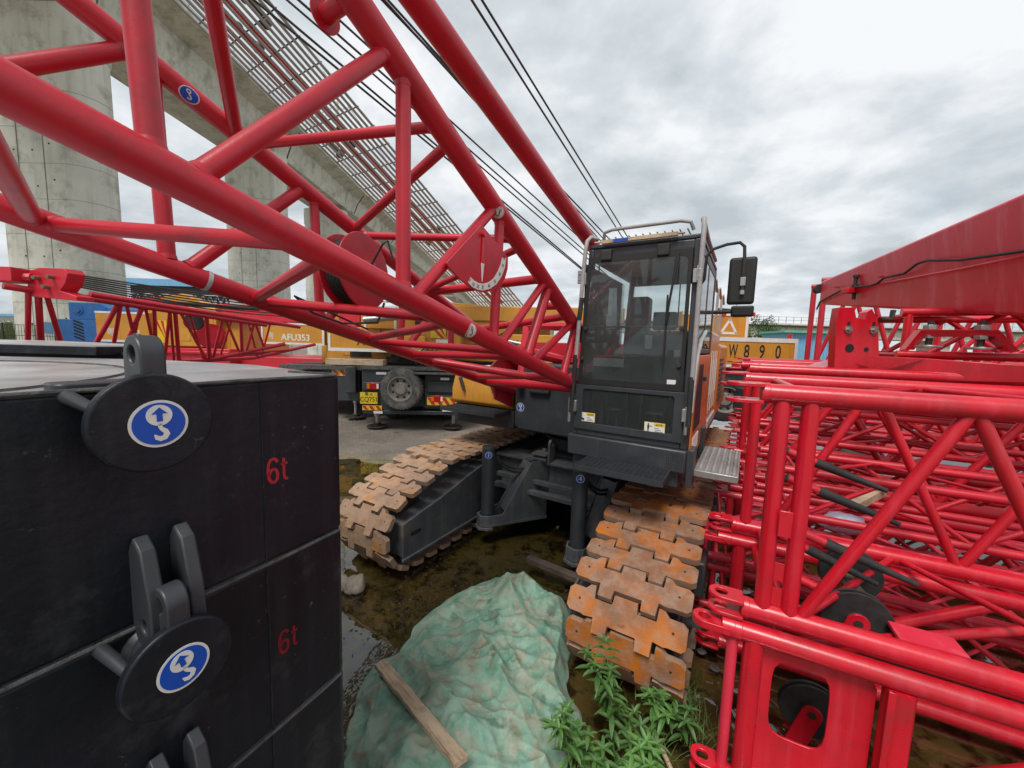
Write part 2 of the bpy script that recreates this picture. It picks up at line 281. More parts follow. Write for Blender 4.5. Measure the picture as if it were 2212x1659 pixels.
def ribbon(mb, pts, wd, P):
    k = len(pts); L_ = []; R_ = []; wd = wd if isinstance(wd, list) else [wd]*k
    for i in range(k):
        a, b_ = pts[max(i-1, 0)], pts[min(i+1, k-1)]; dx, dy = b_[0]-a[0], b_[1]-a[1]; l = math.hypot(dx, dy); nx, ny = -dy/l, dx/l; L_.append(P(pts[i][0]+nx*wd[i], pts[i][1]+ny*wd[i])); R_.append(P(pts[i][0]-nx*wd[i], pts[i][1]-ny*wd[i]))
    mb.add(L_+R_, [(i, i+1, k+i+1, k+i) for i in range(k-1)])
def lift_sign(O, X, Y, r, parent, th=.0008, cols=('signwhite', 'signblue')):
    X, Y = V3(X).normalized(), V3(Y).normalized(); Z = X.cross(Y); mb = MB(); O = V3(O); e_ = max(.0008, r*.012)
    mb.mat(0); disc(mb, O, r, X, Y, 0); mb.mat(1); disc(mb, O, r*.89, X, Y, e_); mb.mat(0); disc(mb, O+Y*r*.36, r*.44, X, Y, 2*e_, 28)
    P = lambda x, y, l: O + X*(x*r) + Y*(y*r) + Z*(l*e_)
    mb.mat(1); mb.prism([P(-.10, .10, 3), P(.10, .10, 3), P(.10, .42, 3), P(.27, .42, 3), P(0, .70, 3), P(-.27, .42, 3), P(-.10, .42, 3)], Z*.0008)
    mb.mat(0); pts = [(0, 0), (0, -.12), (.05, -.22), (.17, -.33), (.22, -.46), (.14, -.60), (0, -.64), (-.12, -.58), (-.20, -.44)]; wd = [.07, .07, .08, .10, .11, .11, .11, .09, .02]
    ribbon(mb, pts, wd, lambda x, y: P(x, y, 3))
    return mb.build('lifting_point_sticker', [cols[0], cols[1]], parent, smooth=False)
XA, YA, ZA = V3(1, 0, 0), V3(0, 1, 0), V3(0, 0, 1)
# ------------------------------------------------------------------ ground and water
def gh(x, y):
    n = noise.fractal(V3(x*.55, y*.55, .3), 1, 2, 5); n2_ = noise.fractal(V3(x*2.4, y*2.4, 4.3), 1, 2, 4)
    dry = max(0, min(1, (y - 5.6 + .35*x)/1.2)) if x < 4 else 0
    h = G0 - .055 + .035*n + .012*n2_ + dry*.11
    g = math.exp(-(((x+.2)/.5)**2 + ((y-2.75)/.45)**2)); h += .05*g          # mud bank behind the tarpaulin
    g = math.exp(-(((x-.55)/.45)**2 + ((y-1.25)/.35)**2)); h += .14*g        # earth under the weeds
    return h
def ground():
    xs = sorted(set([-600, -250, -120, -60, -35, -22, -14] + [round(-9+i*.09, 3) for i in range(200)] + [11, 16, 25, 40, 80, 160, 300, 600]))
    ys = sorted(set([-60, -20, -6, -2] + [round(-1+i*.09, 3) for i in range(150)] + [14, 17, 22, 30, 45, 70, 120, 250, 500, 1200]))
    vs = [(x, y, gh(x, y)) for y in ys for x in xs]; n = len(xs)
    fs = [(j*n+i, j*n+i+1, (j+1)*n+i+1, (j+1)*n+i) for j in range(len(ys)-1) for i in range(n-1)]
    mb = MB(); mb.add(vs, fs)
    m = bpy.data.materials.new('wet_yard_ground'); m.use_nodes = True; t = m.node_tree; nn = t.nodes.new; lk = t.links.new; B = t.nodes['Principled BSDF']
    g = nn('ShaderNodeNewGeometry'); pos = g.outputs['Position']
    def noi(s, d=8, off=0, ro=.6):
        v = nn('ShaderNodeVectorMath'); v.operation = 'ADD'; v.inputs[1].default_value = (off, off*2, 0); lk(pos, v.inputs[0]); x = nn('ShaderNodeTexNoise'); x.inputs['Scale'].default_value = s; x.inputs['Detail'].default_value = d; x.inputs['Roughness'].default_value = ro; lk(v.outputs[0], x.inputs['Vector']); return x.outputs[0]
    def mr(f, a, b_, c_=0, d_=1): x = nn('ShaderNodeMapRange'); x.inputs[1].default_value = a; x.inputs[2].default_value = b_; x.inputs[3].default_value = c_; x.inputs[4].default_value = d_; lk(f, x.inputs[0]); return x.outputs[0]
    def mix(f, a, b_):
        x = nn('ShaderNodeMix'); x.data_type = 'RGBA'; lk(f, x.inputs[0])
        for v, s_ in ((a, 6), (b_, 7)):
            if isinstance(v, tuple): x.inputs[s_].default_value = (*v, 1)
            else: lk(v, x.inputs[s_])
        return x.outputs[2]
    sp = nn('ShaderNodeSeparateXYZ'); lk(pos, sp.inputs[0])
    wetc = mix(mr(noi(1.1, 6), .40, .60), (.17, .165, .06), (.28, .21, .11)); wetc = mix(mr(noi(9, 9, 3), .5, .62), wetc, (.045, .038, .022))
    dryc = mix(mr(noi(.8, 9, 7), .35, .65), (.22, .185, .15), (.135, .115, .095)); dryc = mix(mr(noi(40, 4, 2), .58, .7), dryc, (.3, .28, .25))
    f = mr(sp.outputs[2], G0-.01, G0+.035); c = mix(f, wetc, dryc)
    near = nn('ShaderNodeMath'); near.operation = 'MULTIPLY'
    peb = nn('ShaderNodeTexVoronoi'); peb.inputs['Scale'].default_value = 34; lk(pos, peb.inputs['Vector']); pm = nn('ShaderNodeMath'); pm.operation = 'MULTIPLY'; lk(mr(peb.outputs['Distance'], .28, .12), pm.inputs[0]); lk(mr(noi(2.5, 4, 11), .5, .62), pm.inputs[1]); c = mix(pm.outputs[0], c, (.30, .26, .21)); c = mix(mr(noi(3.5, 9, 17, .7), .56, .66, 0, .8), c, (.06, .05, .035))
    lk(c, B.inputs['Base Color']); lk(mr(sp.outputs[2], G0, G0+.05, .35, .85), B.inputs['Roughness'])
    bp = nn('ShaderNodeBump'); bp.inputs['Strength'].default_value = .5; bp.inputs['Distance'].default_value = .02; lk(noi(28, 8), bp.inputs['Height']); lk(bp.outputs[0], B.inputs['Normal'])
    return tag(mb.build('ground', m, recalc=False), kind='structure')
ground()
def water():
    m = bpy.data.materials.new('shallow_puddle_water'); m.use_nodes = True; t = m.node_tree; t.nodes.clear(); nn = t.nodes.new; lk = t.links.new
    o = nn('ShaderNodeOutputMaterial'); tr = nn('ShaderNodeBsdfTransparent'); tr.inputs[0].default_value = (.66, .62, .48, 1)
    gl = nn('ShaderNodeBsdfGlossy'); gl.inputs['Roughness'].default_value = .015; gl.inputs[0].default_value = (.95, .97, 1, 1)
    fr = nn('ShaderNodeFresnel'); fr.inputs[0].default_value = 1.75; mx_ = nn('ShaderNodeMixShader')
    g = nn('ShaderNodeNewGeometry'); nz = nn('ShaderNodeTexNoise'); nz.inputs['Scale'].default_value = 5; nz.inputs['Detail'].default_value = 3; lk(g.outputs['Position'], nz.inputs['Vector'])
    bp = nn('ShaderNodeBump'); bp.inputs['Strength'].default_value = .12; bp.inputs['Distance'].default_value = .01; lk(nz.outputs[0], bp.inputs['Height']); lk(bp.outputs[0], gl.inputs['Normal'])
    lk(fr.outputs[0], mx_.inputs[0]); lk(tr.outputs[0], mx_.inputs[1]); lk(gl.outputs[0], mx_.inputs[2]); lk(mx_.outputs[0], o.inputs[0])
    mb = MB(); mb.add([(-14, -3, G0), (14, -3, G0), (14, 13, G0), (-14, 13, G0)], [(0, 1, 2, 3)])
    return tag(mb.build('puddle_water', m, recalc=False), kind='structure')
water()

# ------------------------------------------------------------------ the crawler crane
K = Frame((1.3767, 2.93, 0), -R(31.5))
crane = K.empty('crawler_crane', 'crawler crane with red lattice boom, grey glazed cab and rusty tracks standing in shallow water', 'crawler crane')
P_ = lambda u, v, z: V3(u, v, z)
# tracks
def track_path(uc):
    c1, r1, c2, r2 = (-.50, .285), .375, (4.45, .36), .44      # idler, sprocket
    pts = []
    t0 = math.atan2(.87-.81, .7)
    # start: top knee, forward down slope, around the idler, along the ground, around the sprocket
    knee = (.10, .87)
    dx, dy = c1[0]-knee[0], c1[1]-knee[1]; D = math.hypot(dx, dy); a = math.atan2(dy, dx); b_ = math.acos(r1/D)
    ta = math.atan2(-dy, -dx) + b_                            # tangent angle on idler, upper side
    pts.append(knee)
    n = 14; end = 1.5*PI + .0
    for i in range(n+1): t = ta + (end-ta)*i/n; pts.append((c1[0]+r1*math.cos(t), c1[1]+r1*math.sin(t)))
    pts.append((-.1, -.09)); pts.append((4.0, -.09))
    for i in range(n+1): t = -PI/2 + PI*i/n; pts.append((c2[0]+r2*math.cos(t), c2[1]+r2*math.sin(t)))
    pts.append((knee[0], knee[1]))
    return pts
TP = track_path(0)
def walk(pts, n):
    seg = [math.dist(pts[i], pts[i+1]) for i in range(len(pts)-1)]; tot = sum(seg); res = []
    for k in range(n):
        d = tot*k/n; i = 0
        while d > seg[i]: d -= seg[i]; i += 1
        f = d/seg[i]; res.append((pts[i][0]+(pts[i+1][0]-pts[i][0])*f, pts[i][1]+(pts[i+1][1]-pts[i][1])*f))
    return res, tot/n
NP = 60
cen, pitch = walk(TP, NP)
def pad_mesh():
    h = .38; p = pitch; mb = MB()
    prof = [(-h, -.20), (-h+.025, -.31), (-.28, -.31), (-.25, -.34), (-.19, -.30), (-.185, -.72), (-.095, -.72), (-.09, -.40), (.09, -.40), (.095, -.72), (.185, -.72), (.19, -.30), (.25, -.34), (.28, -.31), (h-.025, -.31), (h, -.20)]
    back = [(h, .33), (h-.03, .45), (.27, .45), (.24, .60), (.205, .62), (.20, .24), (.08, .24), (.075, .54), (-.075, .54), (-.08, .24), (-.20, .24), (-.205, .62), (-.24, .60), (-.27, .45), (-h+.03, .45), (-h, .33)]
    poly = [(x, y*p, 0) for x, y in prof] + [(x, y*p, 0) for x, y in back]
    mb.prism([V3(q) for q in poly], (0, 0, .048))
    for x in (-.11, .11): mb.box((x-.03, -.3*p, -.06), (x+.03, .3*p, .004))        # guide lugs inside
    mb.mat(1)
    for x in (-.30, .30): mb.cyl((x, .1*p, .0485), (x, .1*p, .0492), .008, n=12)
    return mb
padmb = pad_mesh()
def make_track(uc, mt, label):
    s = 1 if uc > -1.5 else -1                                    # +1 right track: inner side is towards -u
    fr = MB(); a, b_ = (uc-.30, uc+.42) if s < 0 else (uc-.42, uc+.30)
    def sideplate(u0, u1, k):
        poly = [(-.72, .08), (-.72, .44), (-.2, .53), (.35, .66), (.7, .73), (4.0, .73), (4.3, .5), (4.3, .10)]
        fr.prism([V3(u0, v, z) for v, z in poly], (u1-u0, 0, 0))
    sideplate(a, a+.02, 0); sideplate(b_-.02, b_, 0)
    fr.box((a+.02, -.715, .10), (b_-.02, -.695, .43)); fr.box((a+.02, -.69, .12), (b_-.02, 4.25, .15)); fr.prism([V3(a+.02, v, z) for v, z in ((-.71, .42), (-.2, .51), (.35, .64), (.7, .71), (4.2, .71), (4.2, .67), (.7, .67), (-.71, .38))], (b_-a-.04, 0, 0))
    fr.box((a-.025, -.74, .065), (a+.0, 4.3, .095)); fr.box((b_, -.74, .065), (b_+.025, 4.3, .095))
    side = a-.004 if s > 0 else b_+.004
    f = fr.build('crawler_track', 'dirtgrey', crane, bevel=.006, label=label)
    sl_ = MB(); sl_.mat(0); iu = (b_+.001) if s < 0 else (a-.003)
    slot = arc((iu, -.60, .30), .022, PI/2, 1.5*PI, 8, YA, ZA) + arc((iu, -.50, .30), .022, -PI/2, PI/2, 8, YA, ZA); sl_.prism(slot, (.002, 0, 0)); sl_.build('slot', 'dark', f, smooth=False)
    rl = MB()
    for v in [0.0+.42*i for i in range(11)]:
        rl.cyl((uc-.27, v, .03), (uc-.14, v, .03), .085, n=20); rl.cyl((uc+.14, v, .03), (uc+.27, v, .03), .085, n=20); rl.cyl((uc-.34, v, .03), (uc+.34, v, .03), .04, n=12)
        rl.box((uc-.33, v-.06, -.01), (uc-.275, v+.06, .10)); rl.box((uc+.275, v-.06, -.01), (uc+.33, v+.06, .10))
    rl.build('track_roller', 'gunk', f, bevel=.006)
    for v in (1.2, 2.9): MB().cyl((uc-.16, v, .76), (uc+.16, v, .76), .065, n=20).build('carrier_roller', 'gunk', f)
    mb = MB(); mb.cyl((uc-.22, -.50, .285), (uc-.1, -.50, .285), .31, n=36).cyl((uc+.1, -.50, .285), (uc+.22, -.50, .285), .31, n=36).cyl((uc-.3, -.50, .285), (uc+.3, -.50, .285), .13, n=24); mb.build('idler_wheel', 'gunk', f, bevel=.012)
    mb = MB(); mb.cyl((uc-.2, 4.45, .36), (uc+.2, 4.45, .36), .33, n=18); mb.build('drive_sprocket', 'gunk', f, bevel=.012)
    if s > 0:
        for v in (-.1, .42, .95, 1.5): MB().box((b_+.02, v, .32), (b_+.10, v+.28, .60)).build('side_cover', 'dgrey', f, bevel=.015)
        for v in (.75, -.25): sx_ = MB(); eyeplate(sx_, (b_+.09, v, .22), (1, 0, 0), YA, .05, .02, .08, .02); sx_.build('tie_down_eye', 'dgrey', f)
    me = None
    for k in range(NP):
        q0, q1 = cen[k-1], cen[(k+1) % NP]; c = cen[k]; d = V3(0, q1[0]-q0[0], q1[1]-q0[1]).normalized()      # travel direction (forward on top)
        if me is None: o = padmb.build('track_pad', [mt, 'dark'], f, bevel=.006, seg=2); me = o.data; first = o
        else: o = first.copy(); COL.objects.link(o); o.parent = f
        Y_ = -d; X_ = V3(1, 0, 0); Z_ = X_.cross(Y_)
        o.matrix_local = Matrix.Translation(V3(uc, c[0], c[1])) @ Matrix((X_, Y_, Z_)).transposed().to_4x4() @ Matrix.Rotation(R(-3.5+random.uniform(-1, 1)), 4, 'X') @ Matrix.Translation((random.uniform(-.006, .006), 0, -.03))
    return f
make_track(-.20, 'padR', 'crawler track with vivid orange rust under the cab')
make_track(-2.78, 'padL', 'crawler track with pale tan rust beside the water')
# carbody
mb = MB(); mb.box((-2.35, 1.0, .36), (-.60, 1.22, .78)); mb.box((-2.35, 2.9, .36), (-.6, 3.15, .78)); mb.box((-2.0, 1.22, .40), (-.95, 2.9, .82))
mb.box((-2.4, .93, .745), (-.55, 1.30, .785)); mb.box((-2.4, .93, .35), (-.55, 1.30, .385))
mb.box((-2.3, .80, .52), (-.62, .86, .58)); mb.box((-2.3, .74, .40), (-.62, .82, .46)); mb.build('carbody', 'dirtgrey', crane, bevel=.008)
mb = MB(); mb.cyl((-1.48, 2.0, .82), (-1.48, 2.0, 1.02), .62, n=48); mb.cyl((-1.48, 2.0, 1.02), (-1.48, 2.0, 1.20), .70, n=48); mb.cyl((-1.48, 2.0, .98), (-1.48, 2.0, 1.0), .72, n=48)
for i in range(36): t = 2*PI*i/36; mb.cyl((-1.48+.665*math.cos(t), 2+.665*math.sin(t), .955), (-1.48+.665*math.cos(t), 2+.665*math.sin(t), .98), .017, n=8)
mb.build('slewing_ring', 'dgrey', crane, bevel=.005)
# lifting eyes and pads on the carbody
for (u, v) in ((-1.62, .98),):
    mb = MB(); eyeplate(mb, (u, v, 1.0), ZA, YA, .07, .03, .24, .03); mb.build('lifting_eye', 'dirtgrey', crane)
def jack(topc, botc, r, num, arm_end, label, knob):
    mb = MB(); mb.cyl(botc, topc, r, n=28); mb.cyl(topc, V3(topc)+ZA*.012, r*.93, n=28); j = mb.build('jack_cylinder', 'dgrey', crane, bevel=.004, label=label)
    c = V3(topc); Nn = (K.L(CAM) - c); Nn.z = 0; Nn.normalize(); Xd = ZA.cross(Nn)*1.0; cc = c - ZA*.075 + Nn*(r+.001)
    mb = MB(); mb.mat(0); disc(mb, cc, .040, Xd, ZA, 0); mb.mat(1); disc(mb, cc, .036, Xd, ZA, .0015); mb.build('number_sticker', ['signwhite', 'signblue'], j, smooth=False)
    text(num, .060, 'signwhite', cc + Nn*.0035, Xd, ZA, j, 'number')
    # boot and arm
    b_ = V3(botc); e_ = V3(arm_end); d = (e_-b_); d.z = 0; L_ = d.length; d.normalize(); s_ = ZA.cross(d); wd = r+.03
    z0 = b_.z-.03
    mb = MB()
    def pl(y, l, z): q = b_ + s_*y + d*l; return V3(q.x, q.y, z)
    nose = [(-wd, .03), (-wd, -.03), (-wd*.5, -r-.035), (wd*.5, -r-.035), (wd, -.03), (wd, .03)]
    mb.prism([pl(y, l, z0-.035) for y, l in nose] + [pl(wd+.02, L_, z0-.035), pl(-wd-.02, L_, z0-.035)], (0, 0, .035))
    mb.prism([pl(y*1.12, l*1.12-.005, z0-.07) for y, l in nose], (0, 0, .033))
    for y in (-wd, wd-.014):
        mb.prism([pl(y, -.04, z0), pl(y, L_, z0), pl(y, L_, .80), pl(y, L_*.70, .80), pl(y, L_*.10+r, z0+.10), pl(y, -.04, z0+.10)], s_*.014)
    mb.prism([pl(-wd+.014, L_*.70, .785), pl(wd-.014, L_*.70, .785), pl(wd-.014, L_*.16+r, z0+.13), pl(-wd+.014, L_*.16+r, z0+.13)], (0, 0, -.02))
    mb.prism([pl(y, l, z0) for y, l in nose[1:5]] + [pl(y*.85, l*.78, z0) for y, l in nose[1:5]][::-1], (0, 0, .10))
    mb.cyl(b_ + ZA*(z0-.07-b_.z), b_ + ZA*(z0-.11-b_.z), .035, n=14)
    mb.build('jack_arm', 'dirtgrey', crane, bevel=.004)
    mb = MB(); q = e_; mb.cyl((q.x, q.y, .78), (q.x, q.y, .88), .105, n=28); mb.cyl((q.x, q.y, .88), (q.x, q.y, .92), .03, n=14); mb.box((q.x-.10, q.y-.16, .80), (q.x+.10, q.y+.02, .835)); mb.box((q.x-.10, q.y-.16, .86), (q.x+.10, q.y+.02, .885)); mb.build('jack_hinge', 'dirtgrey', crane, bevel=.006)
    hs = MB()
    for k in range(2):
        p0 = V3(topc)+d*(r)+ZA*(-.10-.03*k); p3 = e_+ZA*(.12+.02*k)+V3(.1, .2, 0); p0 = V3(p0)
        pts = [p0*(1-t)+V3(p3.x, p3.y, .95)*t - ZA*(.28+.03*k)*4*t*(1-t)*(1-t*.4) for t in [i/14 for i in range(15)]]; hs.tube(pts, .015, n=8)
    hs.build('hydraulic_hose', 'rubber', crane)
jT = K.z(1056, 966, 1.0); jT4 = K.z(1255, 1013, 1.0)
def under(p, x, y):    # keep the plan position, find the height seen at pixel x,y
    best = min((abs((lambda q: (CY - FPX*((K.M @ q - CAM).dot(UP))/((K.M @ q - CAM).dot(FW))))(V3(p.x, p.y, z/200)) - y), z/200) for z in range(20, 180)); return best[1]
jack(jT, (jT.x, jT.y, under(jT, 0, 1120)), .078, '1', (jT.x+.42, jT.y+.62, .8), 'jack cylinder with round sticker 1', 0)
jack(jT4, (jT4.x, jT4.y, under(jT4, 0, 1190)), .078, '4', (jT4.x+.22, jT4.y+.66, .8), 'jack cylinder with round sticker 4', 0)

# superstructure
mb = MB(); mb.prism([V3(-2.12, .86, z) for z in (0,)]*0 + [V3(-2.12, .9, 1.20), V3(-2.06, .9, 1.14), V3(-.95, .9, 1.14), V3(-.95, .9, 1.98), V3(-1.95, .9, 1.98), V3(-2.12, .9, 1.72)], (0, .35, 0)); mb.box((-2.0, 1.25, 1.2), (-.96, 5.0, 1.55)); mb.build('machine_deck', 'dgrey', crane, bevel=.02, seg=3)
mb = MB(); mb.box((-1.90, .84, 1.62), (-1.62, .92, 1.72)); mb.build('front_cap', 'dgrey', crane, bevel=.03, seg=3)
lift_sign((-2.09+.06, .8955, 1.43), XA, ZA, .055, crane)
mb = MB(); q = [(-3.18, 1.36), (-3.20, 1.44), (-3.20, 1.62), (-3.08, 1.84), (-2.98, 1.86)]
mb.prism([V3(-3.15, .95, 1.37), V3(-3.15, .90, 1.42), V3(-3.15, .90, 1.58), V3(-3.15, .98, 1.82), V3(-3.15, 3.6, 1.86), V3(-3.15, 3.6, 1.37)], (.98, 0, 0)); hood = mb.build('side_hood', 'yellow', crane, bevel=.02, seg=3)
for u in (-3.0, -2.5):
    MB().prism([V3(u, .90, 1.74), V3(u+.03, .90, 1.74), V3(u+.10, .90, 1.56), V3(u+.08, .90, 1.56)], (0, -.05, 0)).build('hood_bracket', 'dgrey', hood)
MB().box((-3.17, .93, 1.855), (-2.15, 2.0, 1.87)).build('hood_lid', 'galvbar', hood, bevel=.004)
MB().box((-3.12, .92, 1.12), (-2.14, 3.5, 1.36)).build('fuel_tank', 'dgrey', crane, bevel=.015)
def grating(x0, x1, y0, y1, z, name, mt, parent, nx=14, rim=.045, wave=True, top=None):
    mb = MB(); t = .008
    mb.box((x0, y0, z-rim), (x1, y0+t, z)); mb.box((x0, y1-t, z-rim), (x1, y1, z)); mb.box((x0, y0+t, z-rim), (x0+t, y1-t, z)); mb.box((x1-t, y0+t, z-rim), (x1, y1-t, z))
    mb.box((x0+t, y0+t, z-.020), (x1-t, y1-t, z-.014))
    n = int((y1-y0)/.028)
    for i in range(1, n):
        y = y0+(y1-y0)*i/n; pts = []; m_ = int((x1-x0)/.02)
        for k in range(m_+1): pts.append((x0+t+(x1-x0-2*t)*k/m_, y + (.005 if k % 2 else -.005), z-.004))
        for k in range(m_): mb.prism([V3(pts[k]), V3(pts[k+1]), V3(pts[k+1])-ZA*.011, V3(pts[k])-ZA*.011], (0, .0035, 0))
    return mb.build(name, mt, parent, smooth=False)
grating(-3.05, -2.18, .55, .90, 1.37, 'step_grating', 'dgrey', crane)
grating(-.78, -.10, -.36, -.02, 1.255, 'step_grating', 'dgrey', crane)
# silver side step
st = MB(); st.box((.05, .10, 1.20), (.36, 1.02, 1.252)); sst = st.build('side_step', 'galv', crane, bevel=.004)
sl2 = MB()
for i in range(40):
    y = .125+i*.0225
    for j in range(6): x = .085+j*.048; sl2.box((x-.018+(.008 if i % 2 else 0), y, 1.2525), (x+.014+(.008 if i % 2 else 0), y+.011, 1.2565))
sl2.build('tread_plate', 'chrome', sst, bevel=.001, seg=1)
MB().box((.0, .02, 1.12), (.05, .20, 1.42)).build('step_bracket', 'dgrey', sst, bevel=.004); MB().box((.0, .86, 1.16), (.05, .98, 1.46)).build('step_bracket', 'dgrey', sst, bevel=.004)
# cab base
mb = MB(); mb.box((-.985, -.04, 1.24), (0.0, 1.45, 1.42)); cb_ = mb.build('cab_base', 'dgrey', crane, bevel=.012)
mb = MB()
for i in range(9):
    for j in range(8): mb.cyl((-.135+i*.014, -.0405, 1.275+j*.016), (-.135+i*.014, -.0415, 1.275+j*.016), .0045, n=8)
mb.build('vent_holes', 'dark', cb_)
mb = MB(); mb.box((-.95, .02, 1.10), (-.05, 4.6, 1.24)); mb.build('platform_frame', 'dgrey', crane, bevel=.01)

# ---- cab
u0, u1, z0, z1, vb = -.955, 0.0, 1.42, 3.03, 1.40
def topu(z): f = (z-z0)/(z1-z0); return u0 + .075*f      # the left pillar leans in
cab = MB()
def quadbar(a, b_, wx, wy): 
    a, b_ = V3(a), V3(b_); cab.add([a+V3(x, y, 0) for x, y in ((0, 0), (wx, 0), (wx, wy), (0, wy))]+[b_+V3(x, y, 0) for x, y in ((0, 0), (wx, 0), (wx, wy), (0, wy))], [(0, 1, 2, 3), (4, 5, 6, 7), (0, 1, 5, 4), (1, 2, 6, 5), (2, 3, 7, 6), (3, 0, 4, 7)])
quadbar((u0, 0, z0), (topu(z1), 0, z1), .045, .07); quadbar((u1-.055, 0, z0), (u1-.055, 0, z1), .055, .07)
quadbar((u0, vb-.07, z0), (topu(z1), vb-.07, z1), .05, .07); quadbar((u1-.05, vb-.07, z0), (u1-.05, vb-.07, z1), .05, .07)
cab.box((u0+.045, .0, z0), (u1-.055, .06, z0+.055)); cab.box((topu(z1)+.04, .003, z1-.07), (u1-.05, .06, z1-.002)); cab.box((u0+.02, .05, z0-.02), (u1-.01, vb, z0+.0))
cab.box((u0+.05, vb-.06, z0), (u1-.05, vb-.01, z0+.9)); cab.box((u0+.08, vb-.06, z1-.12), (u1-.05, vb-.01, z1-.01))
cab.box((u1-.035, .07, z0+.75), (u1-.003, vb-.07, z0+.80)); cab.box((u1-.035, .07, z1-.09), (u1-.003, vb-.07, z1-.012)); cab.box((u1-.035, .66, z0+.80), (u1-.003, .72, z1-.09)); cab.box((topu(z1)+.003, .07, z1-.09), (topu(z1)+.04, vb-.07, z1-.012)); cab.box((u0+.003, .07, z0), (u0+.03, vb-.07, z0+.55))
cab.box((topu(z1), .0, z1), (u1, vb, z1+.035))
cabo = cab.build('cab', 'dgrey', crane, bevel=.012, seg=3)
MB().box((u0+.1, .08, z1-.025), (u1-.07, vb-.08, z1-.010)).build('roof_lining', 'greyplast', cabo)
MB().box((-.66, .10, z1-.032), (-.12, .50, z1-.026)).build('roof_window', 'cream', cabo)
MB().box((-.5, .11, z1-.065), (-.40, .20, z1-.034)).build('cabin_lamp', 'greyplast', cabo, bevel=.01)
def pane(name, pts, th, mt): 
    mb = MB(); P3 = [V3(p) for p in pts]; mb.prism(P3, (0, th, 0)); return mb.build(name, mt, cabo, smooth=False)
zs = 1.875
ws = pane('windshield', [(u0+.035, -.008, zs), (u1-.06, -.008, zs), (u1-.06, -.008, z1-.065), (topu(z1)+.05, -.008, z1-.065)], .006, 'glass')
# black ceramic border of the windshield
bd = MB()
def border(mb, a0, a1, b0, b1, w_, yy, lean=True, rr=.05, wb=None):
    o_ = []; i_ = []
    for (cx_, cz, t0) in ((b0, b1, 0), (a0, b1, PI/2), (a0, a1, PI), (b0, a1, 1.5*PI)):
        sx_ = 1 if cx_ == b0 else -1; sz = 1 if cz == b1 else -1
        for k in range(7):
            t = t0+PI/2*k/6; ix = cx_-sx_*(w_+rr)+rr*math.cos(t); iz = cz-sz*((wb or w_)+rr)+rr*math.sin(t)
            i_.append(V3(ix, yy, iz)); o_.append(V3(cx_, yy, cz) if k == 3 else (V3(cx_ if (k > 3) == (t0 in (PI/2, 1.5*PI)) else ix, yy, iz if (k > 3) == (t0 in (PI/2, 1.5*PI)) else cz)))
    return o_, i_
def frame_strip(x0, x1, z0_, z1_, w_, wbot, wtop, yy, th, rr=.05, lean=0.):
    outer = []; inner = []; N_ = 8
    cs = [((x1, z1_), (x1-w_-rr, z1_-wtop-rr), 0), ((x0, z1_), (x0+w_+rr, z1_-wtop-rr), PI/2), ((x0, z0_), (x0+w_+rr, z0_+wbot+rr), PI), ((x1, z0_), (x1-w_-rr, z0_+wbot+rr), 1.5*PI)]
    for (oc, ic, t0) in cs:
        for k in range(N_+1):
            t = t0+PI/2*k/N_; inner.append((ic[0]+rr*math.cos(t), ic[1]+rr*math.sin(t)))
            c_, s_ = math.cos(t), math.sin(t); m_ = max(abs(c_), abs(s_)); outer.append((oc[0]-(0 if abs(c_) >= abs(s_)-1e-9 else (math.copysign(1, oc[0]-ic[0])*(w_+rr) - rr*c_*0 - 0)) if False else (oc[0] if abs(c_)+1e-9 >= abs(s_) else ic[0]+(oc[0]-ic[0])*abs(c_)/abs(s_)), oc[1] if abs(s_)+1e-9 >= abs(c_) else ic[1]+(oc[1]-ic[1])*abs(s_)/abs(c_)))
    def ln(p): return V3(p[0] + lean*(p[1]-z0_)*max(0, min(1, (x1-p[0])/(x1-x0))), yy, p[1])
    mb = MB(); mb.ring([ln(p) for p in outer], [ln(p) for p in inner], (0, th, 0)); return mb
frame_strip(u0+.035, u1-.06, zs+.003, z1-.068, .03, .05, .05, -.011, .002, .05, .042).build('window_border', 'ink', cabo, smooth=False)
# lower front window with frame
frame_strip(u0+.015, u1-.045, z0+.055, zs-.004, .07, .06, .035, -.016, .02, .02, .0).build('lower_window_frame', 'dgrey', cabo, smooth=False, bevel=.003)
pane('lower_window', [(u0+.06, -.004, z0+.1), (u1-.1, -.004, z0+.1), (u1-.1, -.004, zs-.03), (u0+.06, -.004, zs-.03)], .005, 'glassdirty')
frame_strip(-.80, -.135, 2.37, 2.95, .008, .008, .012, .03, .012, .03).build('inner_sash', 'dgrey', cabo)
MB().tube([(-.90, -.012+.03, 2.38), (-.09, .018, 2.38)], .006).build('sash_bar', 'chrome', cabo)
for x, z in ((-.87, 2.36), (-.10, 2.36), (-.89, 2.10), (-.10, 2.08)): MB().cyl((x, -.010, z), (x, -.028, z), .017, n=16).build('glass_clamp', 'rubber', cabo, bevel=.004)
for x in (-.72, -.27): MB().box((x-.045, -.035, z1-.11), (x+.045, .01, z1-.02)).build('window_hinge', 'rubber', cabo, bevel=.010, seg=3)
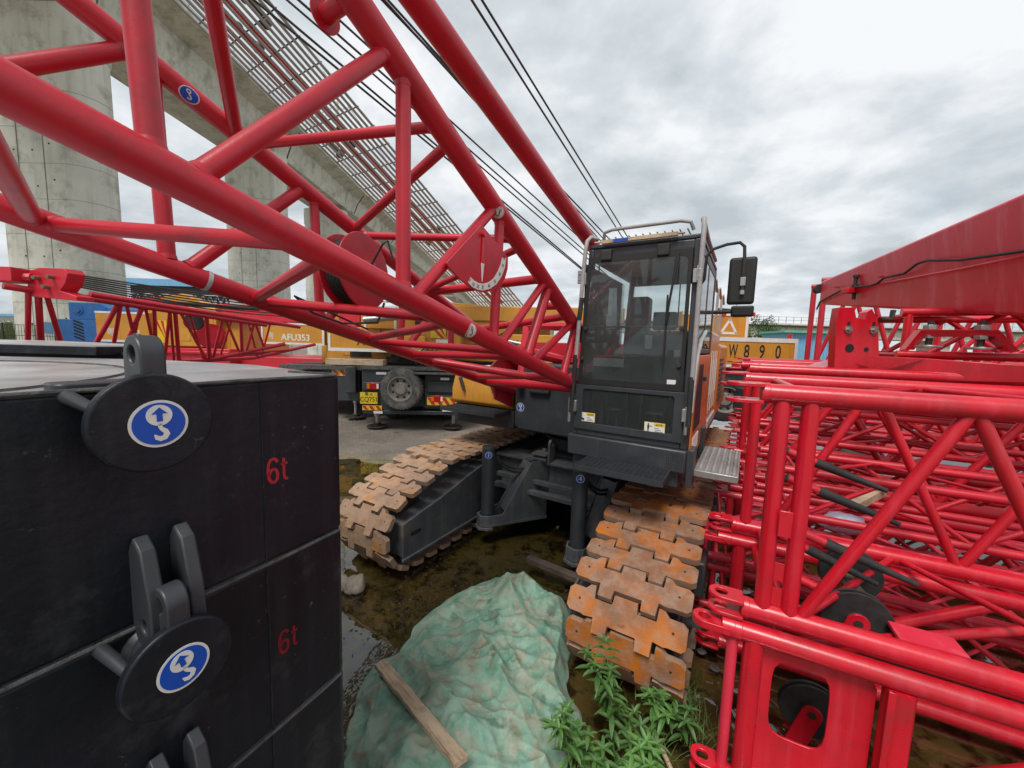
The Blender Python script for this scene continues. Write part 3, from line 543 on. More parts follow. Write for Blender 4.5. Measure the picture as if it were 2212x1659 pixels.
# side glass and door of the right side
mb = MB(); mb.box((u1-.012, .08, z0+.81), (u1-.007, .65, z1-.095)); mb.box((u1-.012, .73, z0+.81), (u1-.007, vb-.08, z1-.095)); mb.build('side_window', 'glass', cabo, smooth=False)
mb = MB(); mb.prism([V3(.001, .06, z0-.12), V3(.001, vb, z0-.12), V3(.001, vb, z0+.74), V3(.001, .30, z0+.74), V3(.001, .10, z0+.45)], (.012, 0, 0)); dr = mb.build('door', 'orange', cabo, bevel=.004)
mb = MB(); mb.prism([V3(.014, .18, z0+.12), V3(.014, .62, z0+.12), V3(.014, .62, z0+.66), V3(.014, .34, z0+.66), V3(.014, .22, z0+.45)], (.003, 0, 0)); mb.build('door_glass', 'ink', dr, smooth=False)
MB().box((.013, .70, z0+.50), (.034, .80, z0+.54)).build('door_handle', 'rubber', dr, bevel=.006)
mb = MB()
for k in range(5): mb.box((.013, .20+.08*k, z0-.06), (.018, .26+.08*k, z0+.06))
mb.build('door_sticker', 'signwhite', dr, smooth=False)
mb = MB(); mb.tube([(.006, .02, z0+.30), (.010, .05, z0+.62), (.010, .12, z0+.74), (.012, .30, z0+.86), (.012, .62, z0+.95)], .016).build('door_trim', 'galvbar', dr)
# left glass
mb = MB(); mb.box((u0+.018, .08, z0+.57), (u0+.023, vb-.08, z1-.10)); mb.build('side_window', 'glass', cabo, smooth=False)
# wiper, visor
mb = MB(); mb.tube([(-.165, -.02, 2.91), (-.165, -.035, 2.86), (-.20, -.035, 2.55), (-.215, -.03, 2.40)], .009, n=8); mb.box((-.222, -.028, 2.05), (-.210, -.014, 2.62)); mb.box((-.18, -.035, 2.70), (-.15, -.010, 2.93)); mb.build('wiper', 'ink', cabo)
mb = MB(); mb.prism([V3(x, .06, z) for x, z in ((-.43, 2.83), (-.40, 2.78), (-.30, 2.755), (-.20, 2.76), (-.13, 2.80), (-.105, 2.88), (-.30, 2.885), (-.41, 2.85))], (0, .02, 0)); mb.build('sun_visor', 'ink', cabo)
# interior
s_ = MB(); s_.box((-.62, .55, 1.75), (-.22, 1.0, 1.88)); s_.box((-.62, .95, 1.85), (-.22, 1.08, 2.36)); s_.box((-.52, .96, 2.40), (-.30, 1.06, 2.58)); s_.cyl((-.46, 1.01, 2.35), (-.46, 1.01, 2.42), .012); s_.cyl((-.36, 1.01, 2.35), (-.36, 1.01, 2.42), .012); s_.box((-.60, .55, 1.45), (-.24, 1.0, 1.75)); s_.build('operator_seat', 'seat', cabo, bevel=.05, seg=4)
s_ = MB(); s_.box((-.90, .25, 1.45), (-.70, 1.1, 2.02)); s_.box((-.16, .40, 1.45), (-.06, 1.1, 1.98)); s_.box((-.78, 1.0, 2.1), (-.58, 1.2, 2.75)); s_.build('control_console', 'greyplast', cabo, bevel=.03, seg=3)
s_ = MB(); s_.box((-.88, .18, 2.50), (-.78, .30, 2.74)); s_.box((-.87, .2, 2.24), (-.77, .24, 2.42)); s_.build('monitor', 'ink', cabo, bevel=.012)
s_ = MB(); 
for x in (-.72, -.20): s_.tube([(x, .50, 1.95), (x+.02, .44, 2.06), (x+.02, .42, 2.14)], .014); s_.box((x-.005, .38, 2.13), (x+.045, .44, 2.20))
for x in (-.55, -.42): s_.tube([(x, .30, 1.46), (x, .26, 1.62), (x+.01, .20, 1.80)], .010)
for x in (-.63, -.28): s_.tube([(x, .20, 1.50), (x, .15, 1.66)], .018); s_.box((x-.07, .10, 1.655), (x+.07, .18, 1.675))
s_.build('control_lever', 'chrome', cabo, bevel=.004)
mb = MB(); mb.box((-.88, .24, 2.03), (-.60, .26, 2.13)); pl_ = mb.build('card_row', 'signwhite', cabo)
mb = MB(); mb.box((-.88, .236, 2.105), (-.60, .2395, 2.128)); mb.build('card_header', 'signred', pl_, smooth=False)
MB().box((-.44, .30, 2.20), (-.38, .33, 2.32)).build('hanging_cloth', 'white', cabo, bevel=.01)
# stickers low on the front
def warn(x, z, w_, fig):
    h = w_*.54; mb = MB(); mb.mat(0); mb.box((x, -.0075, z), (x+w_, -.0068, z+h)); mb.mat(1); mb.box((x+.003, -.0083, z+.003), (x+w_-.003, -.0077, z+h-.003)); mb.mat(2); mb.box((x+w_*.48, -.0091, z+h*.66), (x+w_-.004, -.0085, z+h-.004))
    mb.mat(3)
    for k in range(3): mb.box((x+w_*.52, -.0092, z+h*(.14+.15*k)), (x+w_*(.92-.1*k), -.0086, z+h*(.18+.15*k)))
    if fig == 0: mb.box((x+w_*.22, -.0092, z+h*.4), (x+w_*.235, -.0086, z+h*.9)); mb.cyl((x+w_*.19, -.0086, z+h*.3), (x+w_*.19, -.0092, z+h*.3), h*.13, n=14); mb.cyl((x+w_*.29, -.0086, z+h*.24), (x+w_*.29, -.0092, z+h*.24), h*.13, n=14)
    else: mb.cyl((x+w_*.2, -.0086, z+h*.8), (x+w_*.2, -.0092, z+h*.8), h*.08, n=14); mb.box((x+w_*.15, -.0092, z+h*.40), (x+w_*.25, -.0086, z+h*.70)); mb.box((x+w_*.25, -.0092, z+h*.6), (x+w_*.38, -.0086, z+h*.66)); mb.box((x+w_*.16, -.0092, z+h*.12), (x+w_*.19, -.0086, z+h*.40)); mb.box((x+w_*.21, -.0092, z+h*.12), (x+w_*.24, -.0086, z+h*.40))
    o = mb.build('warning_sticker', ['ybright', 'signwhite', 'ybright', 'ink'], cabo, smooth=False); text('▲注意', h*.20, 'ink', (x+w_*.72, -.0093, z+h*.79), XA, ZA, o, depth=.0004)
warn(-.90, 1.545, .15, 0); warn(-.33, 1.525, .16, 1)
MB().box((-.18, -.0095, 1.93), (-.115, -.0085, 1.965)).build('white_label', 'signwhite', cabo, smooth=False)
# guard rails, light bar, hinges, mirror
gr = MB(); gr.tube([(-.935, -.05, 2.10), (-.915, -.05, 2.55), (-.895, -.05, 2.98), (-.885, -.04, 3.09), (-.87, 0, 3.13), (-.82, .05, 3.12)], .018, n=12)
gr.tube([(-.005+.01, -.05, 1.98), (.005, -.05, 2.9), (.006, -.045, 3.08), (.0, -.02, 3.16), (-.012, .03, 3.17), (-.015, .5, 3.13), (-.015, 1.3, 3.12)], .018, n=12)
gr.tube([(-.76, .02, 3.10), (-.75, -.01, 3.15), (-.68, -.02, 3.165), (-.16, -.02, 3.165), (-.09, -.01, 3.15), (-.07, .02, 3.10)], .014, n=12); gr.tube([(-.80, 1.3, 3.12), (-.80, .1, 3.12)], .014)
for i in range(12): gr.box((-.72+.055*i, 0.0, 3.105), (-.712+.055*i, 1.3, 3.111))
gr.build('roof_guard_rail', 'rail', cabo)
gr = MB(); gr.tube([(-.958, -.05, 1.62), (-.95, -.05, 1.85), (-.937, -.05, 2.13)], .0205, n=12); gr.tube([(.0, -.05, 1.62), (.0, -.05, 2.0)], .0205, n=12); gr.tube([(-.905, -.05, 2.62), (-.922, -.05, 2.43)], .0208, n=12); gr.build('rail_sleeve', 'rubber', cabo)
mb = MB(); mb.box((-.76, -.045, 3.055), (-.17, -.02, 3.085)); mb.cyl((-.82, -.035, 3.07), (-.12, -.035, 3.07), .008); lb = mb.build('light_bar', 'wood', cabo, bevel=.003); MB().box((-.66, -.047, 3.058), (-.54, -.0455, 3.082)).build('blue_lens', 'signblue', lb)
for (x, z) in ((-.93, 2.80), (-.965, 1.70), (.0, 2.77), (-.005, 1.72)):
    mb = MB(); mb.box((x-.02, -.06, z-.06), (x+.02, -.035, z+.05)); mb.box((x+.012 if x < -.5 else x-.045, -.05, z-.07), (x+.05 if x < -.5 else x-.012, -.0, z+.03)); mb.cyl((x, -.062, z+.02), (x, -.068, z+.02), .008, n=10); mb.cyl((x, -.062, z-.03), (x, -.068, z-.03), .008, n=10)
    if z < 2: mb.cyl((x-.01, -.045, z-.06), (x-.012, -.045, z-.17), .013, n=12)
    mb.build('rail_clamp', 'galv', cabo, bevel=.004)
mi = MB(); m0 = V3(.02, .0, 2.78)
mi.tube([(.0, .0, 2.68), (.03, -.02, 2.72), (.035, -.03, 2.88), (.07, -.03, 2.93), (.16, -.03, 2.955), (.24, -.03, 2.96), (.27, -.03, 2.93), (.275, -.03, 2.86), (.278, -.03, 2.62)], .011, n=10); mr_ = mi.build('mirror_arm', 'rubber', cabo)
mm = MB(); mm.box((.185, -.015, 2.535), (.355, .035, 2.865)); mo = mm.build('mirror', 'ink', mr_, bevel=.022, seg=4); MB().box((.195, .036, 2.555), (.345, .038, 2.845)).build('mirror_glass', 'chrome', mo)
MB().cyl((.278, -.03, 2.60), (.278, -.03, 2.63), .014).box((.262, -.042, 2.66), (.294, -.016, 2.72)).build('mirror_clamp', 'rail', mr_, bevel=.003)
mm = MB(); mm.box((.16, 1.30, 2.55), (.36, 1.36, 2.66)); mm.build('rear_mirror', 'ink', crane, bevel=.02, seg=3); MB().tube([(.0, 1.35, 2.60), (.2, 1.33, 2.605)], .02).build('rear_mirror_arm', 'rubber', crane)
# orange body behind the cab
ob = MB(); ob.box((-.90, vb+.03, 1.32), (.0, 2.6, 2.42)); body = ob.build('machine_house', 'orange', crane, bevel=.04, seg=4)
ob = MB(); ob.box((-.88, 2.63, 1.30), (.02, 4.6, 2.30)); ob.build('engine_hood', 'orange', crane, bevel=.05, seg=4)
mb = MB()
for k in range(4): mb.box((.001, 1.55+.26*k, 1.50), (.006, 1.59+.26*k, 2.20)); mb.box((.001, 1.64+.26*k, 1.70), (.006, 1.66+.26*k, 2.1))
mb.build('panel_sticker', 'signwhite', body, smooth=False)
mb = MB()
for k in range(9): mb.box((.021, 2.8, 1.50+.07*k), (.032, 3.5, 1.535+.07*k))
mb.build('louvre', 'dgrey', body)
mb = MB(); mb.box((.001, vb+.1, 1.34), (.020, 2.5, 1.42)); mb.build('side_rail', 'galvbar', body)
mb = MB()
for v in (1.5, 2.2, 2.9): mb.tube([(-.03, v, 2.3), (-.03, v, 2.95), (-.03, v+.25, 3.0), (-.03, v+.5, 2.9)], .015)
mb.build('walkway_rail', 'rail', crane)

# ---- boom
def chord(u, z0_, k): return lambda v: V3(u, v, z0_-k*v)
CH = dict(A=chord(-1, 1.875, .27), D=chord(-1, 2.418, .472), B=chord(-2.15, 1.875, .27), C=chord(-2.15, 2.395, .435))
for nm, (a, b_), r in (('A', (-9, 1.6), .054), ('D', (-9, 1.6), .056), ('B', (-9, 1.6), .052), ('C', (-9, 1.6), .050)):
    MB().cyl(CH[nm](a), CH[nm](b_), r, n=32).build('boom_chord', 'red', crane)
BR = [('A', -2.75, 'D', -2.05, .032), ('D', -1.97, 'A', -1.97, .033), ('A', -2.82, 'D', -2.86, .030), ('A', -1.92, 'D', -1.26, .031), ('D', -1.2, 'A', -1.24, .030), ('A', -1.17, 'D', -.57, .028), ('D', -.51, 'A', -.82, .038), ('A', -.73, 'D', .0, .030), ('D', .06, 'A', -.18, .034),
      ('C', -2.12, 'D', -2.75, .034), ('C', -2.05, 'D', -1.74, .026), ('C', -1.38, 'D', -1.66, .028), ('C', -1.32, 'D', -1.0, .026), ('C', -.63, 'D', -.93, .026), ('C', -.6, 'D', -.60, .035), ('C', .1, 'D', -.1, .034),
      ('C', -2.47, 'B', -2.45, .036), ('B', -2.39, 'C', -1.75, .036), ('C', -1.68, 'B', -1.65, .03), ('B', -1.62, 'C', -1.12, .03), ('C', -.9, 'B', -.95, .03), ('B', -.9, 'C', -.45, .03), ('C', -2.53, 'B', -3.4, .036), ('C', -.3, 'B', -.3, .03),
      ('A', -3.13, 'B', -2.87, .034), ('B', -2.83, 'A', -2.43, .030), ('B', -2.05, 'A', -2.34, .030), ('B', -2.0, 'A', -1.68, .028), ('B', -1.26, 'A', -1.62, .026), ('B', -1.19, 'A', -1.04, .026), ('B', -.81, 'A', -.92, .030), ('B', -.6, 'A', -.0, .034), ('B', .1, 'A', -.3, .03), ('B', .3, 'A', .25, .05)]
for a, s1, b_, s2, r in BR:
    p, q = CH[a](s1), CH[b_](s2); d = (q-p).normalized(); mb = MB(); mb.cyl(p, q, r, n=20)
    mb.cyl(p+d*.04, p+d*.062, r+.006, r+.001, n=20); mb.cyl(q-d*.04, q-d*.062, r+.006, r+.001, n=20)
    mb.build('boom_brace', 'red', crane)
# spool-shaped rope guards on the upper chord
def spool(u, v, z, L_):
    mb = MB(); mb.cyl((u, v, z), (u-L_, v, z), .032, n=20); mb.cyl((u-L_, v, z), (u-L_-.008, v, z), .062, n=28); mb.build('rope_guard', 'red', crane)
q = CH['D'](-2.22); spool(q.x, q.y, q.z, .16)
q = CH['D'](-.25); spool(q.x, q.y, q.z+.0, .17)
# stickers on chords
def tubesign(p, axis, r, w_, h_, kind):
    """curved label wrapped on a tube, facing the camera"""
    p = V3(p); ax = V3(axis).normalized(); n_ = (K.L(CAM)-p); n_ = (n_-ax*n_.dot(ax)).normalized(); y_ = ax.cross(n_)
    def S(a, b_, l): t = b_/r; return p + ax*a + n_*((r+l)*math.cos(t)) + y_*((r+l)*math.sin(t))
    mb = MB()
    for i, (k, m_, l) in enumerate(((1., 0, .0012), (.88, 1, .0020), (.80 if kind else .0, 0, .0028))):
        if not k: continue
        mb.mat(m_); rings = [[S(w_*k*f*math.cos(2*PI*j/32), h_*k*f*math.sin(2*PI*j/32), l) for j in range(32)] for f in (1, .66, .33)]; vs = sum(rings, []) + [S(0, 0, l)]
        fs = [(a*32+j, a*32+(j+1) % 32, (a+1)*32+(j+1) % 32, (a+1)*32+j) for a in range(2) for j in range(32)] + [(64+j, 64+(j+1) % 32, 96) for j in range(32)]; mb.add(vs, fs)
    mb.mat(0 if not kind else 2); l = .0036
    def strip(pts, wd):
        for i in range(len(pts)-1):
            (a0, b0), (a1, b1) = pts[i], pts[i+1]; dx, dy = a1-a0, b1-b0; q_ = math.hypot(dx, dy) or 1; nx, ny = -dy/q_*wd, dx/q_*wd
            mb.add([S((a0+nx)*w_, (b0+ny)*h_, l), S((a1+nx)*w_, (b1+ny)*h_, l), S((a1-nx)*w_, (b1-ny)*h_, l), S((a0-nx)*w_, (b0-ny)*h_, l)], [(0, 1, 2, 3)])
    up = 1 if (y_.z > 0) else -1
    hook = [(.0, .30), (.0, .05), (.12, -.12), (.18, -.3), (.05, -.5), (-.15, -.5), (-.25, -.35)]; c_ = [(.22*math.cos(t/6*PI), .42+.22*math.sin(t/6*PI)) for t in range(13)]
    ch_ = lambda pts: [(a*.8+b_*.5*up, b_*.8*up - a*.3) for a, b_ in pts]
    strip(ch_(hook), .07); strip(ch_(c_), .06)
    if kind: mb.mat(1); strip([(-.6, .55), (.6, -.55)], .05)
    return mb.build('prohibition_sticker' if kind else 'lifting_point_sticker', ['signwhite', 'signblue' if not kind else 'signred', 'ink'], crane, recalc=False)
def onchord(nm, x, y):
    best = None
    for i in range(-400, 150):
        p = CH[nm](i/100); d = K.M @ p - CAM; z_ = d.dot(FW)
        if z_ < .1: continue
        e_ = (CX+FPX*d.dot(RT)/z_-x)**2 + (CY-FPX*d.dot(UP)/z_-y)**2
        if best is None or e_ < best[0]: best = (e_, i/100)
    return best[1]
ax = lambda nm: (CH[nm](1)-CH[nm](0))
tubesign(CH['C'](onchord('C', 404, 208)), ax('C'), .050, .042, .036, False)
tubesign(CH['A'](onchord('A', 1007, 706)), ax('A'), .054, .036, .046, True)
tubesign(CH['D'](onchord('D', 1068, 452)), ax('D'), .056, .034, .040, True)
# pipe clamp on far lower chord
cpt = CH['B'](onchord('B', 444, 612)); dd = ax('B').normalized(); MB().cyl(cpt-dd*.010, cpt+dd*.010, .0545, n=28).build('hose_clamp', 'galvbar', crane)
# angle indicator
ui = -.957; ic = K.px(1040, 510, 0, ui)
def IP(x, y, u=ui): return K.px(x, y, 0, u)
pl1 = [IP(1043, 468), IP(1016, 533), IP(958, 588), IP(1002, 604)]
uf = ui+.0125
Q_ = lambda x, y, u=ui: IP(484+x*.3906, 432.4+y*.3906, u)
mb = MB(); mb.prism([Q_(x, y) for x, y in ((1415, 138), (1220, 350), (1232, 372), (1300, 440), (1350, 478), (1385, 500), (1430, 510), (1475, 502), (1515, 478), (1545, 435), (1560, 380), (1562, 320), (1490, 225))], (.012, 0, 0)); ind = mb.build('angle_indicator', 'red', crane, bevel=.001)
O_ = [(1350, 455), (1372, 480), (1400, 494), (1430, 500), (1470, 490), (1505, 465), (1535, 420), (1553, 370), (1560, 320)]; I_ = [(1362, 425), (1385, 446), (1408, 458), (1430, 462), (1460, 455), (1490, 433), (1513, 395), (1530, 355), (1538, 318)]
scm = MB()
for k in range(8):
    scm.prism([Q_(*O_[k], uf), Q_(*O_[k+1], uf), Q_(*I_[k+1], uf), Q_(*I_[k], uf)], (.0012, 0, 0))
scm.build('scale_strip', 'signwhite', ind, smooth=False)
for k, s_ in enumerate(('0', '10', '20', '30', '40', '50', '60', '70', '80')):
    o_, i_ = Q_(*O_[k], uf+.0016), Q_(*I_[k], uf+.0016); n_ = (i_-o_).normalized(); text(s_, .030, 'ink', o_.lerp(i_, .45)+(YA*.006 if k == 0 else YA*0), n_.cross(XA), n_, ind, 'scale_number', .0003, sx=.7)
pv_ = Q_(1432, 190, uf+.002); tp2 = Q_(1425, 450, uf+.002); md = Q_(1428, 350, uf+.002); pw = YA*.010
mb = MB(); mb.prism([pv_-pw*.6, pv_+pw*.6, md+pw*1.3, md-pw*1.3], (.005, 0, 0)); mb.cyl(pv_-XA*.002, pv_+XA*.018, .014); mb.build('pointer', 'red2', ind)
MB().prism([md-pw*1.3, md+pw*1.3, tp2], (.005, 0, 0)).build('pointer_tip', 'signwhite', ind, smooth=False)
# cable reel
rc = K.px(790, 586, 0, -1.55)
mb = MB(); axr = V3(-1, -.25, -.05).normalized()
mb.cyl(rc, rc+axr*.010, .215, n=48); mb.cyl(rc+axr*.13, rc+axr*.14, .215, n=48); reel = mb.build('cable_reel', 'red', crane, bevel=.004)
mb = MB(); 
for k in range(6): mb.cyl(rc+axr*(.012+.0195*k), rc+axr*(.031+.0195*k), .18, n=36)
mb.build('wound_cable', 'rubber', reel, bevel=.008)
mb = MB(); mb.box((-.05, -.05, 0), (.05, .05, .03), Matrix.Translation(rc-axr*.035) @ axr.to_track_quat('Z', 'Y').to_matrix().to_4x4()); mb.build('reel_hub', 'red3', reel, bevel=.004)
mb = MB(); mb.tube([rc-axr*.03+V3(0, 0, .02), rc-axr*.06+V3(.04, .02, .14), rc-axr*.02+V3(.1, .05, .17), rc+V3(.14, .08, .06)], .006); mb.build('reel_cable', 'rubber', reel)
mb = MB(); p0 = K.px(830, 655, 0, -1.55); mb.tube([p0, p0+V3(.0, -.05, -.12), CH['B'](-1.55)+V3(.1, 0, .02), CH['B'](-1.75)+V3(.08, 0, .02), CH['B'](-1.85)+V3(.05, 0, .09), CH['B'](-1.6)+V3(.06, 0, .07), CH['B'](-1.3)+V3(.04, 0, .06)], .007); mb.build('loose_cable', 'rubber', crane)
# boom foot and A-frame
mb = MB()
for u in (-2.2, -.95): mb.prism([V3(u, .55, 1.55), V3(u, 1.5, 1.2), V3(u, 1.6, 1.9), V3(u, .9, 2.2), V3(u, .45, 1.95)], (.03, 0, 0))
mb.build('boom_foot_plate', 'red', crane, bevel=.004)
mb = MB(); mb.box((-2.25, 1.6, 2.05), (-.9, 1.75, 2.25)); mb.box((-2.1, 1.9, 1.9), (-1.95, 3.2, 2.0)); mb.build('winch_frame', 'red', crane, bevel=.01)
mb = MB(); mb.tube([(-2.1, .9, 2.15), (-1.0, 2.2, 1.8)], .06); mb.tube([(-2.15, 1.2, 2.45), (-1.0, 1.2, 2.45)], .05); mb.tube([(-2.15, 1.2, 2.45), (-2.0, .8, 1.7)], .05); mb.tube([(-1.05, 1.2, 2.45), (-1.4, .9, 1.8)], .05); mb.build('gantry_tube', 'red', crane)
MB().box((-1.75, 1.9, 1.6), (-1.35, 2.2, 2.35)).build('winch_cover', 'yellow', crane, bevel=.02)
MB().box((-1.35, 1.0, 1.75), (-1.05, 1.4, 2.0)).build('valve_box', 'greyplast', crane, bevel=.03)
# hoist mast leg and ropes
e0, e1 = K.px(900, 0, 0, -1.03), K.px(1277, 526, 0, -1.03); dE = (e1-e0)
MB().cyl(e0-dE*1.2, e1+dE*.12, .064, n=32).build('mast_leg', 'red', crane)
ropes = [(1019, 0, 1342, 509, 2.6, 6.2, .008), (1041, 0, 1354, 509, 2.7, 6.2, .008), (838, 0, 1300, 512, 2.6, 6.0, .0075), (830, 0, 1290, 512, 2.8, 6.0, .0075), (703, 51, 1229, 512, 2.8, 6.0, .008), (648, 65, 1239, 564, 3.0, 6.0, .009), (636, 72, 1232, 562, 3.0, 6.0, .009), (620, 0, 1262, 552, 3.0, 6.0, .008), (735, 45, 1270, 530, 3.0, 6.0, .008), (1030, 215, 1312, 512, 3.6, 6.2, .009)]
for x0_, y0_, x1_, y1_, Da, Db, rr_ in ropes:
    a = K.I @ at(x0_, y0_, Da); b_ = K.I @ at(x1_, y1_, Db); d = b_-a
    MB().tube([a-d*.8, a, b_, b_+d*.25], rr_, n=8).build('hoist_rope', 'cable', crane)
tag(crane, group=None)

# ------------------------------------------------------------------ counterweight slabs on the left
cor = V3(-.558, 1.25, 0); sdir = V3(.46453, .88556, 0); SA = math.atan2(sdir.y, sdir.x)
SB = Frame((cor.x, cor.y, 0), SA)        # local x runs along the face towards the corner, -y is the outward side
H1 = .524; TOPZ = 2.095
def roundpoly(pts, rads, n=6):
    res = []; k = len(pts)
    for i in range(k):
        p = Vector(pts[i]); a = Vector(pts[i-1])-p; b_ = Vector(pts[(i+1) % k])-p; r = rads[i] if isinstance(rads, (list, tuple)) else rads
        if r <= 0: res.append(p); continue
        a.normalize(); b_.normalize(); ang = a.angle(b_)/2; t = r/math.tan(ang); c = p+(a+b_).normalized()*(r/math.sin(ang)); s0 = p+a*t-c; s1 = p+b_*t-c
        for j in range(n+1):
            f = j/n; v = s0.lerp(s1, f); v = v.normalized()*r; res.append(c+v)
    return res
def slabpoly(grow=0):
    wp = [(-.558, 1.25), (-1.08, 1.62), (-1.62, 1.76), (-2.3, 1.66), (-2.9, 1.2), (-3.2, .4), (-2.8, -.55), (-1.47, -.49)]
    return [SB.L((x, y, 0)).xy for x, y in wp]
def slab(zb, kind, label, seed):
    fr = Frame((cor.x, cor.y, zb), SA); root = fr.empty('counterweight_slab', label, 'counterweight', 'stacked counterweight slabs of the crane')
    P = roundpoly(slabpoly(), [.035, .25, .3, .3, .3, .3, .2, .06], 7)
    h = H1-.012-(G0 if kind == 3 else 0); mb = MB(); mb.prism([V3(p.x, p.y, 0) for p in P], (0, 0, h)); body = mb.build('slab_body', 'black', root, bevel=.008, seg=3)
    # top plate with a wet surface, sky sheen put into its colour, and ring marks
    mb = MB(); c = Vector((sum(p.x for p in P)/len(P), sum(p.y for p in P)/len(P))); mb.prism([V3(c.x+(p.x-c.x)*.994, c.y+(p.y-c.y)*.994, h) for p in P], (0, 0, .002)); tp = mb.build('top_plate', 'wetsheen', root)
    if kind == 0:
        cc = SB.L((-1.75, .62, 0)); mb = MB()
        for r in (.36, .80): mb.tube([V3(cc.x+r*math.cos(t*PI/24), cc.y+r*math.sin(t*PI/24), h+.0025) for t in range(49)], .005, n=6)
        mb.build('weld_ring', 'weld', tp)
    # weld seams: vertical seam and lip along the lower edge
    mb = MB(); rs = random.Random(seed); zz = [h*i/26 for i in range(27)]; mb.tube([V3(-.255+rs.uniform(-.0012, .0012), -.0006, z) for z in zz], .0026, n=6); mb.build('weld_seam', 'black', root)
    mb = MB(); mb.tube([V3(-1.9, -.001, h+.004)] + [V3(-1.5+.1*i, -.002+rs.uniform(-.001, .001), h+.004+rs.uniform(-.001, .001)) for i in range(15)] + [V3(-.02, .002, h+.004), V3(.0, .03, h+.004), V3(-.05, .2, h+.004)], .005, n=8); mb.build('edge_bead', 'weld', root)
    # round bollard plate on a short pin, with lug above
    dx, dz = (-.520, 2.030-TOPZ+H1) if kind == 0 else (-.505, 1.505-(TOPZ-H1)+H1)
    mb = MB(); mb.cyl((dx, .02, dz), (dx, -.11, dz), .045, n=24); mb.cyl((dx, .0, dz), (dx, -.02, dz), .06, .048, n=24); mb.cyl((dx-.085, .01, dz+.05), (dx-.072, -.10, dz+.03), .014, .010, n=12); mb.build('bollard_pin', 'dgrey', root, bevel=.004)
    mb = MB(); mb.cyl((dx, -.108, dz), (dx, -.130, dz), .096, n=56); dsc = mb.build('bollard_disc', 'black', root, bevel=.005, seg=3)
    O = V3(dx, -.1308, dz-.002) + V3(.004, 0, 0)
    Xs, Ys = (XA, ZA) if kind == 0 else (V3(math.cos(.22), 0, math.sin(.22)), V3(-math.sin(.22), 0, math.cos(.22)))
    lift_sign(O, Xs, Ys, .046, dsc)
    ld = V3(0, 0, 1); mb = MB(); lc = V3(dx+.004, -.085, dz+.130)
    eyeplate(mb, lc, ZA, V3(0, 1, 0)*1.0, .038, .017, .075, .040); mb.build('lug', 'dgrey', root, bevel=.004)
    if kind == 0:
        mb = MB(); mb.prism([V3(p.x, p.y, h+.001) for p in roundpoly([Vector((-.62, .0)), Vector((-.42, .0)), Vector((-.42, .07)), Vector((-.62, .07))], .02)], (0, 0, .018)); mb.build('lug_base', 'dgrey', root, bevel=.003)
    # pair of hanging lugs near the lower edge
    for sx_, lx in ((0, -.535), (1, -.465)):
        mb = MB(); pr = [(0.005, .205), (-.03, .20), (-.05, .185), (-.082, .075), (-.088, .0), (-.066, -.045), (-.03, -.055), (-.005, -.02), (0.005, .0)]
        hole = (-.052, .012); n = 36
        outer = []; inner = []
        for i in range(n):
            t = 2*PI*i/n; dirv = Vector((math.cos(t), math.sin(t))); best = 0
            for j in range(len(pr)):
                a = Vector(pr[j])-Vector(hole); b_ = Vector(pr[(j+1) % len(pr)])-Vector(hole); e_ = b_-a; den = dirv.x*e_.y-dirv.y*e_.x
                if abs(den) < 1e-9: continue
                s_ = (a.x*e_.y-a.y*e_.x)/den; q = (a.x*dirv.y-a.y*dirv.x)/den
                if s_ > 0 and -1e-6 <= q <= 1+1e-6: best = max(best, s_)
            outer.append(V3(lx, hole[0]+dirv.x*best, hole[1]+dirv.y*best)); inner.append(V3(lx, hole[0]+dirv.x*.016, hole[1]+dirv.y*.016))
        mb.ring(outer, inner, (.028, 0, 0)); mb.build('hanging_lug', 'dgrey', root, bevel=.004)
    gx, gz = (-.215 if kind == 0 else -.200), (1.828 if kind == 0 else 1.30)-zb; mb = MB(); G = lambda x, y: V3(gx+x*.070, -.0012, gz+y*.070)
    ribbon(mb, [(-.02, .32), (-.06, .43), (-.16, .50), (-.28, .47), (-.36, .34), (-.39, .15), (-.39, -.12), (-.35, -.32), (-.25, -.46), (-.14, -.47), (-.05, -.38), (-.02, -.20), (-.05, -.03), (-.14, .07), (-.24, .06), (-.34, -.06), (-.38, -.2)], .062, G)
    mb.build('lettering', 'letter', body, smooth=False, recalc=False)
    mb = MB(); ribbon(mb, [(.24, .44), (.24, -.30), (.27, -.42), (.34, -.46), (.40, -.45)], .058, G); ribbon(mb, [(.12, .20), (.39, .20)], .05, G); mb.build('lettering', 'letter', body, smooth=False, recalc=False)
    return root
slab(TOPZ-H1, 0, 'topmost black counterweight slab, wet on top, marked 6t', 1)
slab(TOPZ-2*H1, 1, 'second black counterweight slab from the top, marked 6t beside its tilted blue hook sign', 2)
slab(TOPZ-3*H1, 2, 'third counterweight slab, only its upper lugs showing at the bottom left of the picture', 3)
slab(G0, 3, 'lowest counterweight slab, standing on the ground under the others', 4)
